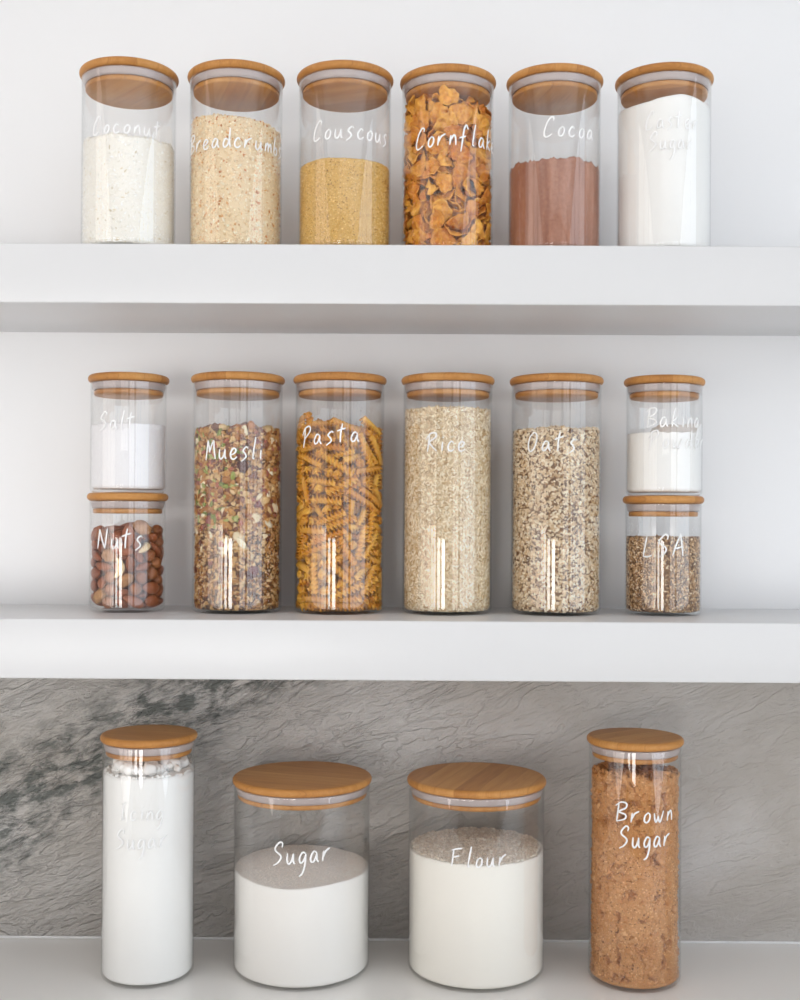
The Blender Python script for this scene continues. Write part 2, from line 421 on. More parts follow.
# ------------------------------------------------------------------ contents
def nz(x, y, z, s, seed=0): return noise.noise(Vector((x*s+seed*7.3, y*s-seed*3.1, z*s+seed*1.7)))
def fill_body(r, H, zb=.0037, seg=144, nz_side=60, rings=26, inset=None):
    """solid that fills a jar: H(x,y) top surface; inset(theta,z) pushes the side inwards"""
    V = [(0, 0, zb)]; F = []; ringsI = []
    def ring(rf, zf):
        s = len(V)
        for j in range(seg):
            a = 2*PI*j/seg; rr, zz = rf(a), zf(a); V.append((rr*math.cos(a), rr*math.sin(a), zz))
        ringsI.append(list(range(s, s+seg)))
    ring(lambda a: r*.6, lambda a: zb)
    for k in range(6):
        b = math.radians(-90+90*k/5)
        ring(lambda a: r-.0045+.0045*math.cos(b), lambda a: zb+.0045+.0045*math.sin(b))
    top = lambda a: H(r*math.cos(a), r*math.sin(a))
    for k in range(1, nz_side+1):
        f = k/nz_side
        def zz(a, f=f): return zb+.0045+(top(a)-zb-.0045)*f
        ring(lambda a: r-(inset(a, zz(a)) if inset else 0), zz)
    for k in range(rings-1, 0, -1):
        q = r*(k/rings)
        ring(lambda a: q, lambda a: H(q*math.cos(a), q*math.sin(a)))
    c = len(V); V.append((0, 0, H(0, 0)))
    for j in range(seg): F.append((0, ringsI[0][(j+1) % seg], ringsI[0][j]))
    for A, B in zip(ringsI, ringsI[1:]):
        for j in range(seg):
            k = (j+1) % seg; F.append((A[j], A[k], B[k], B[j]))
    A = ringsI[-1]
    for j in range(seg): F.append((A[j], A[(j+1) % seg], c))
    return V, F
# grain shapes (unit size, long axis x)
def shape_grain(n=6, m=3, px=1.0):
    V = [(1, 0, 0)]; F = []
    for i in range(1, m+1):
        th = PI*i/(m+1)
        for j in range(n):
            a = 2*PI*j/n; s = math.sin(th)**px; V.append((math.cos(th), s*math.cos(a), s*math.sin(a)))
    V.append((-1, 0, 0)); last = len(V)-1
    for j in range(n): F.append((0, 1+(j+1) % n, 1+j, 1+j))
    for i in range(m-1):
        for j in range(n):
            a, b = 1+i*n+j, 1+i*n+(j+1) % n; F.append((a, b, b+n, a+n))
    for j in range(n): F.append((1+(m-1)*n+j, 1+(m-1)*n+(j+1) % n, last, last))
    V = np.array(V); return V, F
OCT = (np.array([(1,0,0),(-1,0,0),(0,1,0),(0,-1,0),(0,0,1),(0,0,-1)], float), [(0,2,4),(2,1,4),(1,3,4),(3,0,4),(2,0,5),(1,2,5),(3,1,5),(0,3,5)])
def tri(F):
    out = []
    for f in F:
        f = list(dict.fromkeys(f))
        for k in range(1, len(f)-1): out.append((f[0], f[k], f[k+1]))
    return out
LONG = shape_grain(6, 3); LONG = (LONG[0], tri(LONG[1]))
CHUNK = shape_grain(7, 3, .8); CHUNK = (CHUNK[0], tri(CHUNK[1]))
class Grains:
    def __init__(s, seed): s.V = []; s.F = []; s.Cc = []; s.n = 0; s.rng = np.random.default_rng(seed)
    def body(s, V, F, col, wob=0):
        V = np.array(V, float); s.V.append(V); s.F.append(np.array(tri(F))+s.n); s.n += len(V)
        s.Cc.append(np.tile(np.array(col), (len(V), 1)))
    def put(s, shape, pos, nrm, size, palette, weights=None, tilt=.4, jitter=.25, bumpy=0.):
        rng = s.rng; n = len(pos); bv, bf = shape; bf = np.array(bf)
        nrm = nrm+rng.normal(0, tilt, (n, 3)); nrm /= np.linalg.norm(nrm, axis=1, keepdims=True)
        t = rng.normal(0, 1, (n, 3)); t -= (t*nrm).sum(1, keepdims=True)*nrm; t /= np.linalg.norm(t, axis=1, keepdims=True)
        b = np.cross(nrm, t)
        sz = np.array(size)[None, :]*np.clip(1+rng.normal(0, jitter, (n, 1)), .45, 1.7)*(1+rng.normal(0, jitter*.5, (n, 3)))
        L = bv[None]*sz[:, None, :]
        if bumpy: L = L*(1+rng.normal(0, bumpy, (n, len(bv), 1)))
        W = L[:, :, 0:1]*t[:, None]+L[:, :, 1:2]*b[:, None]+L[:, :, 2:3]*nrm[:, None]+pos[:, None]
        pal = np.array(palette); w = None if weights is None else np.array(weights)/sum(weights)
        c = pal[rng.choice(len(pal), n, p=w)]*(1+rng.normal(0, .06, (n, 1)))
        s.V.append(W.reshape(-1, 3)); s.F.append((bf[None]+(np.arange(n)*len(bv))[:, None, None]).reshape(-1, 3)+s.n)
        s.Cc.append(np.repeat(np.clip(c, 0, 1), len(bv), 0)); s.n += n*len(bv)
    def side(s, n, r, z0, Htop, depth=.0012):
        a = s.rng.uniform(0, 2*PI, n); zt = np.array([Htop(r*math.cos(q), r*math.sin(q)) for q in a])
        z = z0+(zt-z0)*s.rng.uniform(0, 1, n); rr = r-s.rng.uniform(0, 1, n)*depth
        low = np.clip((z0+.0045-z)/.0045, 0, 1); rr -= .0025*low**2
        return np.stack([rr*np.cos(a), rr*np.sin(a), z], 1), np.stack([np.cos(a), np.sin(a), 0*a], 1)
    def top(s, n, r, Htop, up=.0003):
        a = s.rng.uniform(0, 2*PI, n); q = r*np.sqrt(s.rng.uniform(0, 1, n)); x = q*np.cos(a); y = q*np.sin(a)
        z = np.array([Htop(i, j) for i, j in zip(x, y)])+up
        return np.stack([x, y, z], 1), np.tile([0, 0, 1.], (n, 1))
    def mesh(s, name, smooth=True, rmax=None):
        V = np.concatenate(s.V)
        if rmax:      # grains lie flat against the glass
            rr = np.hypot(V[:, 0], V[:, 1]); k = np.minimum(1, rmax/np.maximum(rr, 1e-6)); V[:, :2] *= k[:, None]; V[:, 2] = np.maximum(V[:, 2], .0037)
        return mesh(name, V, np.concatenate(s.F), smooth, np.concatenate(s.Cc))
def stuff(name, me, mat, loc, label, cat):
    o = obj(name, me, mat, None, loc); return tag(o, label, cat, None, 'stuff')
def unpack(rows):
    out = []
    for k, x, y, z, a, b, c, d in rows:
        q = Quaternion((a/1000, b/1000, c/1000, d/1000)).normalized()
        out.append((k, x/1e4, y/1e4, z/1e4, q.w, q.x, q.y, q.z))
    return out

# ---- shapes of the countable pieces
def fusilli_mesh(seed):
    rnd=random.Random(seed); L=.034*rnd.uniform(.9,1.08); turns=rnd.uniform(2.3,2.6); bend=rnd.uniform(-.0016,.0016)
    V=[];F=[];n=12;m=40
    prof=[]
    for k in range(3):
        a=k*2*math.pi/3
        prof+=[(a-.6,.0014),(a-.16,.0044),(a+.16,.0045),(a+.5,.0015)]
    for i in range(m):
        t=i/(m-1); z=(t-.5)*L; tw=t*turns*2*math.pi; off=bend*(1-(2*t-1)**2)
        for a,r in prof: V.append((math.cos(a+tw)*r+off,math.sin(a+tw)*r,z))
    for i in range(m-1):
        for j in range(n):
            F.append((i*n+j,i*n+(j+1)%n,(i+1)*n+(j+1)%n,(i+1)*n+j))
    F.append(tuple(range(n-1,-1,-1))); F.append(tuple((m-1)*n+j for j in range(n)))
    return V,F
def flake_mesh(seed):
    rnd=random.Random(seed); R=rnd.uniform(.0095,.0125); ax=rnd.uniform(.72,1.0); N=18;K=5
    ph=[rnd.uniform(0,6.3) for _ in range(6)]; o=Vector((seed*3.7,seed*1.3,0)); cur=rnd.uniform(.0025,.0055)
    def pt(k,j):
        a=j/N*2*math.pi; rr=1+.11*math.sin(2*a+ph[0])+.09*math.sin(3*a+ph[1])+.06*math.sin(5*a+ph[2])+.07*math.sin(8*a+ph[3])
        q=k/K; x=R*q*rr*math.cos(a); y=R*ax*q*rr*math.sin(a)
        z=cur*((x/R)**2*1.25+.35*(y/R)**2*math.sin(ph[4]))+.0058*noise.noise(Vector((x,y,0))*130+o)+.0030*noise.noise(Vector((x,y,3))*330+o)+.0009*noise.noise(Vector((x,y,6))*900+o)
        return x,y,z-.0015
    T=[pt(0,0)]+[pt(k,j) for k in range(1,K+1) for j in range(N)]
    n=len(T); V=[(x,y,z+.0005) for x,y,z in T]+[(x,y,z-.0005) for x,y,z in T]; F=[]
    for j in range(N):
        j2=(j+1)%N
        F.append((0,1+j,1+j2)); F.append((n,n+1+j2,n+1+j))
        for k in range(K-1):
            a,b,c,d=1+k*N+j,1+(k+1)*N+j,1+(k+1)*N+j2,1+k*N+j2
            F.append((a,b,c,d)); F.append((n+a,n+d,n+c,n+b))
        a,b=1+(K-1)*N+j,1+(K-1)*N+j2
        F.append((a,n+a,n+b,b))
    return V,F
def nut_mesh(kind,seed):
    rnd=random.Random(seed*7+5); U=18;W=12;V=[];F=[];o=Vector((seed*5.1,0,2))
    s=rnd.uniform(.9,1.08)
    for i in range(W+1):
        th=math.pi*i/W
        for j in range(U):
            a=2*math.pi*j/U; x=math.sin(th)*math.cos(a); y=math.sin(th)*math.sin(a); z=math.cos(th)
            if kind=='almond':
                t=1-.42*max(0,z)**1.6; wr=1+.02*math.sin(a*9)
                p=Vector((x*.0068*t*wr,y*.0046*t*wr,z*.0125))
            elif kind=='hazelnut':
                t=1-.1*max(0,z)**2; p=Vector((x*.0069*t,y*.0067*t,z*.0068+.0008*max(0,z)**4))
            elif kind=='cashew':
                p=Vector((x*.0046,y*.0042,z*.0115)); c=(p.z/.0115); p.x+=.0055*c*c-.002; 
            else: # walnut piece
                p=Vector((x*.0095,y*.0065,z*.0095)); q=noise.noise(p*330+o)
                p*=1+.22*q+.1*noise.noise(p*800+o)
            V.append(tuple(p*s))
    for i in range(W):
        for j in range(U):
            a,b=i*U+j,i*U+(j+1)%U; c,d=b+U,a+U
            F.append((a,d,c,b))
    return V,F
# ---- resting poses of the pieces
# kind, place in tenths of a millimetre, quaternion in thousandths
PASTA_ROWS = [
(4,70,-345,1841,574,-329,748,45),(0,323,-167,1849,205,86,825,519),(2,28,-263,1799,534,812,216,-90),(1,99,-384,600,243,-491,834,-71),(4,-173,-217,1860,680,-219,656,246),(5,24,-389,395,746,-204,-353,527),
(1,45,-383,879,120,-582,25,-804),(5,48,-383,1248,366,-519,-677,371),(3,193,-202,1799,704,350,618,12),(0,10,-382,1462,6,879,5,477),(1,-62,-377,937,657,-261,510,-490),(0,-72,-373,755,726,-149,569,-355),
(1,-105,-367,1105,604,225,-640,-418),(0,100,-367,200,557,305,471,612),(5,-88,-367,1654,568,523,544,328),(5,94,-366,51,215,688,-41,-692),(4,-224,-332,330,961,-26,-21,274),(3,-229,-164,1764,667,188,625,361),
(1,-161,-346,1306,618,539,528,221),(4,-161,-343,1747,492,693,313,423),(0,243,-319,688,30,907,397,-137),(0,-334,-71,1750,105,-941,-244,-210),(1,-55,-207,1766,416,594,13,-688),(2,-158,-332,630,109,-789,153,585),
(0,264,-298,1611,124,215,952,177),(1,-211,-316,121,268,705,-153,639),(0,-217,-145,1857,188,373,502,757),(5,220,-308,1117,684,485,-150,-524),(4,-283,-94,1852,112,147,16,-983),(3,-250,-288,815,632,657,283,298),
(4,90,-328,123,279,658,201,670),(3,114,-318,970,40,-451,853,260),(4,19,-327,1566,37,757,-239,-607),(0,314,-240,299,500,-268,-100,-817),(0,-274,-258,1521,576,680,447,85),(2,337,-224,862,141,817,-559,2),
(3,92,-309,1214,317,437,248,804),(4,-310,-224,1210,241,952,-128,136),(0,300,-230,1401,755,-489,435,48),(5,330,-211,654,250,904,232,-258),(4,-50,-295,871,44,-539,95,836),(5,-203,-260,721,390,104,-889,-214),
(2,315,-205,1131,266,-144,-498,812),(2,41,-293,1286,47,864,106,-490),(0,170,-268,1531,263,-102,-768,574),(2,-19,-293,401,416,339,777,328),(3,291,-214,1608,892,217,-179,-354),(3,157,-268,72,242,-727,-311,561),
(5,-230,-241,1056,884,-321,-332,-70),(5,258,-226,975,895,-399,166,109),(1,-232,-237,1671,673,-165,573,-437),(3,75,-282,453,226,182,-504,-813),(4,212,-243,838,225,-530,-409,-708),(4,-336,-177,988,607,-753,-235,90),
(2,259,-216,383,331,696,447,-455),(2,88,-271,538,354,666,372,-541),(1,-181,-246,1538,350,286,-484,749),(4,39,-276,279,213,198,723,-626),(5,-157,-250,183,7,276,-727,-629),(2,358,-148,1611,116,52,932,340),
(4,59,-269,674,16,339,-807,-483),(1,-50,-269,496,192,136,-474,848),(1,-368,-137,639,235,-300,-881,-282),(5,-67,-267,1068,529,836,-127,-67),(1,141,-252,651,639,-664,-312,-231),(1,-48,-266,272,716,438,-341,424),
(5,20,-267,1381,400,388,-663,500),(3,284,-185,533,279,-836,-50,-469),(2,28,-264,1487,9,-758,358,-545),(5,217,-217,174,167,791,-58,-586),(3,174,-234,1646,519,-612,516,300),(3,184,-229,1143,290,747,201,-563),
(4,-159,-238,284,712,188,421,529),(2,-37,-261,175,227,-395,748,483),(2,93,-253,1016,746,-378,422,-350),(4,-137,-242,1230,643,730,-22,-229),(3,233,-206,1453,486,-552,542,407),(4,-153,-236,43,78,-411,-578,-701),
(2,-385,-104,1350,109,-833,530,116),(0,-341,-137,432,612,547,514,-248),(0,-63,-253,1340,17,-153,-791,-592),(5,-365,-112,864,348,362,-421,756),(5,-2,-254,1681,190,451,157,858),(2,-68,-248,39,126,-237,-667,694),
(2,-176,-37,1796,596,-188,666,-407),(0,-36,-251,1184,372,-495,-703,351),(0,-142,-227,397,608,-464,406,500),(4,-71,-242,648,553,748,225,290),(5,172,-31,1838,183,-752,-98,626),(4,186,-210,473,413,-298,647,-568),
(2,47,-244,796,261,-659,469,-527),(1,223,-192,69,149,742,103,645),(4,-198,-203,617,29,-546,572,-611),(2,319,-130,1339,404,890,-196,76),(1,-376,-81,1047,630,-743,-222,-42),(0,-147,-215,513,612,-749,142,-209),
(2,-144,-216,1445,346,12,562,751),(1,225,-180,1336,766,-414,-409,-273),(3,-201,-190,332,423,703,66,-567),(4,381,-65,1136,363,-516,701,333),(2,44,-231,1120,416,879,132,-194),(3,-274,-147,493,586,-689,-311,-292),
(3,391,-54,1367,254,-43,316,913),(1,-236,-169,254,749,-97,-631,178),(4,-214,-180,1410,407,116,684,594),(1,245,-162,1727,640,116,-759,-22),(2,-285,-137,855,156,-34,578,-801),(3,236,-166,323,219,633,500,-549),
(2,-244,-157,762,505,631,400,433),(0,272,-139,939,504,725,-374,-284),(2,-172,-191,1135,943,224,-245,-7),(5,-204,-175,69,533,-97,625,562),(2,95,-211,1609,384,98,-484,780),(1,-267,-135,367,382,-129,358,-842),
(2,75,-58,1752,205,549,-88,806),(5,-238,-145,1675,281,-517,360,-724),(2,-279,-115,1582,36,501,-340,795),(3,-272,-118,83,500,819,-33,-280),(2,-366,-38,209,671,738,45,50),(1,401,11,1703,765,-86,71,634),
(2,-242,-134,1324,419,626,-228,617),(0,-111,-193,925,373,401,-515,-659),(4,394,32,238,234,84,-260,933),(2,239,-134,232,417,-511,-709,249),(3,376,-18,822,77,0,-646,759),(2,-370,-22,119,658,678,247,-217),
(5,-391,47,1830,147,-76,-277,-946),(1,-129,370,1821,885,64,-429,168),(4,-379,-6,368,670,739,64,-26),(4,255,-114,123,631,-17,692,-350),(3,18,-201,719,691,-564,445,-70),(4,381,20,462,434,720,-451,298),
(3,-59,-196,1407,73,47,575,-813),(1,190,-152,737,74,-301,851,-424),(0,149,-170,266,392,804,222,-388),(1,308,210,1753,560,-157,-605,-544),(2,234,-122,39,555,-423,567,-439),(5,-283,-83,561,177,-471,-547,-668),
(4,-279,190,1847,263,361,557,-700),(5,-248,-103,1410,151,602,393,-679),(4,160,-154,1290,31,591,-622,513),(0,-117,284,1870,671,515,-225,-483),(1,315,-43,1209,409,-818,-69,-399),(1,-88,-177,579,447,170,-624,-618),
(0,-192,223,1818,236,-457,-699,-496),(5,120,-166,372,238,31,-824,-514),(4,259,119,1748,940,339,11,37),(2,178,210,1763,483,868,-104,53),(2,239,-99,589,169,-699,118,684),(4,30,257,1790,367,231,-802,-411),
(1,58,-175,1302,286,384,-852,-212),(3,-275,-64,1222,639,-111,667,366),(0,-251,-82,1145,501,416,-622,-434),(5,-259,-74,729,400,543,-563,-478),(0,299,-34,752,156,0,734,661),(3,-310,-19,998,624,-718,-302,-67),
(3,-195,-112,829,662,-743,-91,33),(4,-277,-47,1480,124,630,80,762),(3,138,106,1850,382,639,-41,-667),(2,2,171,1751,70,581,-473,-659),(3,243,-71,1020,713,-603,69,-351),(3,301,-15,163,192,767,-303,533),
(0,254,-59,513,395,-551,-461,573),(3,-91,109,1813,775,-278,556,-115),(0,256,-53,224,283,-761,-223,540),(4,277,-29,600,437,-335,638,-539),(4,288,-16,1709,812,-404,-390,162),(4,-28,-157,1019,185,658,429,-590),
(0,-99,-140,1618,668,-554,-263,422),(2,-291,12,1070,306,131,-686,-647),(3,238,-51,672,493,-634,-320,503),(4,193,-86,1199,13,-350,-629,694),(1,-284,-4,40,458,-522,478,-538),(5,-287,21,309,340,-125,675,-643),
(0,259,-28,42,687,-167,-688,163),(1,284,26,661,713,-139,-676,-125),(4,189,-85,1700,792,174,427,400),(4,-283,10,1537,360,-783,-280,423),(4,-5,-149,897,224,578,-613,-491),(2,-260,-23,647,687,442,446,365),
(0,260,-19,1286,648,259,626,348),(5,222,-51,1547,752,87,-477,-446),(0,266,24,520,140,531,164,819),(0,262,17,381,443,-456,-525,566),(2,-257,29,904,685,-128,-671,253),(2,-257,5,718,747,73,660,13),
(5,248,-10,939,751,143,536,358),(5,-217,-34,1321,613,-724,-145,279),(1,101,-105,242,132,-335,-427,-830),(4,-188,-50,901,523,-553,536,-367),(4,238,10,823,373,-672,-462,-443),(2,-1,-121,1545,163,-433,238,854),
(4,228,32,1426,614,-376,212,-661),(5,-154,-67,1250,755,-329,550,141),(1,99,-98,1116,721,-332,-533,295),(3,-129,-78,249,632,-416,470,-455),(4,-62,-105,1678,535,47,807,-244),(1,-186,-21,495,299,179,-595,724),
(0,159,-45,1014,600,-447,626,219),(5,85,-72,434,654,65,735,-167),(1,34,-83,945,206,-679,270,-650),(2,-163,3,404,526,651,-367,-406),(3,-17,-84,361,616,384,509,-462),(5,-138,37,1735,819,-130,328,-452),
(2,67,-59,764,593,-657,378,-272),(3,-58,-60,613,371,-401,478,-688),(4,-94,-37,1046,473,-29,-864,171),(5,-387,125,1659,3,-985,173,4),(3,11,397,368,962,26,266,62),(4,196,345,1001,138,253,-95,953),
(1,26,395,565,40,-960,-97,259),(1,181,352,197,114,-678,-726,18),(1,-253,303,549,717,414,-90,-553),(1,363,151,1612,73,132,-426,-892),(5,-182,347,758,885,-70,364,281),(5,285,269,980,357,-490,-790,-93),
(1,-344,186,1225,456,-867,101,-176),(2,47,388,265,698,-154,207,-668),(3,191,340,1292,483,-413,-772,-13),(4,-150,360,1515,350,-181,-888,239),(1,350,171,1412,758,-256,-393,-453),(5,363,138,631,816,273,301,-411),
(5,156,353,1516,223,890,101,384),(2,-33,382,1384,214,813,-411,-353),(2,150,353,1630,248,336,-277,-865),(3,254,287,655,429,639,-79,633),(2,324,205,1559,0,481,-753,448),(3,341,173,46,696,-530,-450,-180),
(1,374,77,912,651,-669,173,314),(0,-342,163,497,142,369,506,-766),(5,-270,264,918,597,-139,683,398),(0,-318,204,735,798,-522,146,-261),(2,296,232,462,713,-262,-540,-363),(0,-224,299,123,613,-61,696,368),
(2,-348,129,1379,700,-437,443,350),(2,315,196,1243,41,-417,618,665),(3,-302,177,415,0,-264,-749,-608),(1,102,25,1724,51,-490,157,856),(1,-250,237,1005,218,159,-864,424),(3,101,328,1438,78,-313,-918,-231),
(0,-229,251,1603,239,-856,298,-349),(2,314,129,992,200,-713,-654,155),(0,89,324,40,241,442,-550,-666),(1,-2,336,1178,730,421,422,334),(3,-315,105,1457,565,-370,362,643),(0,319,84,851,402,-548,-549,-488),
(2,-135,301,672,810,-429,143,-374),(1,83,317,1734,331,-122,-275,-895),(4,-241,222,1131,167,-778,-488,358),(3,-321,65,1649,465,142,-768,417),(4,-317,80,179,18,-72,754,-652),(3,185,268,1643,732,-289,137,601),
(2,53,320,808,322,613,-196,-694),(2,284,153,234,38,106,-786,-608),(2,222,234,1191,577,-789,-92,188),(4,-127,294,1062,376,70,677,629),(3,18,317,271,724,314,272,550),(2,155,275,1028,715,528,459,-27),
(0,301,87,1140,574,714,256,-308),(1,177,259,1334,50,-732,387,559),(5,88,32,1136,541,612,547,181),(3,-145,275,1297,87,744,-455,-481),(0,-93,11,958,490,-528,-318,616),(3,-288,113,1746,462,-480,347,660),
(4,249,184,578,955,196,219,30),(4,-52,304,1416,357,-378,538,-664),(5,-228,201,848,146,561,259,772),(3,-34,301,40,461,-216,674,-535),(5,-89,11,95,803,-323,-481,141),(3,49,295,533,612,-619,176,-460),
(5,-92,285,1155,649,53,-718,-244),(3,-258,151,1354,445,-729,363,372),(1,-229,186,1490,57,111,-619,-776),(0,-263,133,244,166,375,-686,602),(2,-267,122,512,69,-438,-625,-643),(4,-180,232,972,143,-160,-594,-775),
(1,151,251,820,667,63,-722,174),(5,166,242,295,453,-591,350,-569),(5,-200,214,398,371,-568,-466,-567),(1,-125,265,38,667,-152,-691,-232),(1,-170,234,1653,582,-467,-438,-501),(1,-62,-23,185,504,-537,-238,-633),
(0,-253,135,781,751,-191,627,78),(1,78,-8,1525,322,826,115,-447),(5,126,256,957,728,537,417,-88),(4,-156,238,740,837,-189,-190,-478),(1,-30,281,917,680,653,248,-225),(4,-143,244,550,656,-546,-373,-364),
(4,-193,207,42,543,111,-701,-448),(1,233,159,311,78,674,226,699),(1,-26,281,1507,146,318,717,-603),(3,211,186,398,145,-466,-604,-630),(3,-277,42,1146,560,234,718,340),(3,-90,265,965,729,682,53,-9),
(0,-246,134,1145,224,615,402,641),(4,265,89,335,440,447,547,554),(3,-271,67,625,270,-784,-105,549),(4,-117,253,135,65,-693,-268,-666),(0,120,252,207,571,544,-308,532),(3,-237,146,84,520,524,294,607),
(3,-81,266,600,264,216,741,-578),(5,80,-3,1424,188,-507,603,586),(5,272,53,81,756,387,459,262),(2,-114,252,445,274,552,647,-449),(5,-186,204,1372,234,-453,611,606),(0,-35,273,1075,776,-540,315,-87),
(1,-146,228,296,751,-571,-323,76),(0,-262,66,1224,699,441,-473,-305),(5,-222,152,1568,532,589,524,308),(5,-6,269,1671,541,516,454,-484),(0,-249,101,857,114,-659,-240,704),(4,201,178,1286,338,587,32,735),
(5,-117,241,220,149,-46,775,-612),(5,233,131,147,52,670,266,692),(2,185,194,94,136,783,111,-597),(5,-38,265,417,570,-611,-510,-203),(2,-248,97,320,425,-665,170,590),(4,148,221,659,813,459,357,30),
(3,-21,264,746,31,253,605,-754),(1,237,116,1630,535,-175,644,-518),(0,-253,74,43,174,696,147,681),(2,200,168,781,472,-789,-136,-369),(0,-14,261,998,365,413,-564,615),(0,-77,250,1249,492,-526,-521,-458),
(0,-227,127,594,132,613,-432,-648),(0,1,260,625,545,645,469,-258),(0,-180,187,1733,311,282,-642,-642),(5,232,117,1374,711,-359,-595,-110),(2,4,259,1261,580,560,439,-396),(0,245,82,1539,259,-390,-807,-359),
(0,36,-32,847,197,94,-727,-651),(1,-76,245,353,764,494,336,-242),(5,75,231,122,410,372,603,575),(4,158,182,870,293,766,-15,-572),(2,127,202,1487,2,194,386,-902),(0,-88,219,1657,129,-104,-680,-714),
(1,204,118,1150,791,552,-70,-253),(5,104,207,743,585,-789,-10,-188),(0,-181,139,219,149,60,-668,-726),(0,124,190,406,561,-311,628,441),(1,182,135,486,370,722,136,569),(1,-181,132,715,2,-674,538,506),
(3,-67,0,1176,472,-221,-829,204),(5,132,168,586,424,-284,724,465),(0,-184,101,1295,109,248,-770,-578),(5,64,198,1324,268,504,-593,568),(1,147,145,1040,353,49,-805,-475),(4,-162,118,302,449,764,-135,442),
(4,-49,183,1579,460,294,617,-566),(5,171,78,548,120,836,-141,-516),(3,-164,92,1029,473,-648,-218,556),(0,21,183,1537,631,-451,-353,-524),(5,87,160,947,210,-129,-850,-466),(3,-83,158,1387,462,-540,245,660),
(5,133,113,1237,441,-706,-479,279),(3,-162,49,1544,6,-693,263,-671),(3,60,154,220,712,487,386,-328),(3,-8,161,1092,639,-715,204,-196),(2,39,143,346,529,820,-212,52),(3,131,57,1456,750,625,141,168),
(0,69,118,1086,347,802,321,-365),(1,-32,129,650,249,541,-575,561),(5,-37,10,519,784,585,199,-58),(4,15,-17,699,484,684,110,-535),(3,88,73,904,346,-597,-246,680),(0,2,107,732,530,-566,573,264),
(4,29,0,141,545,536,488,-422),(1,87,43,81,458,-637,-509,355),(4,57,78,1662,97,-144,-790,588),(5,-66,55,1431,569,-111,-607,-544),
]
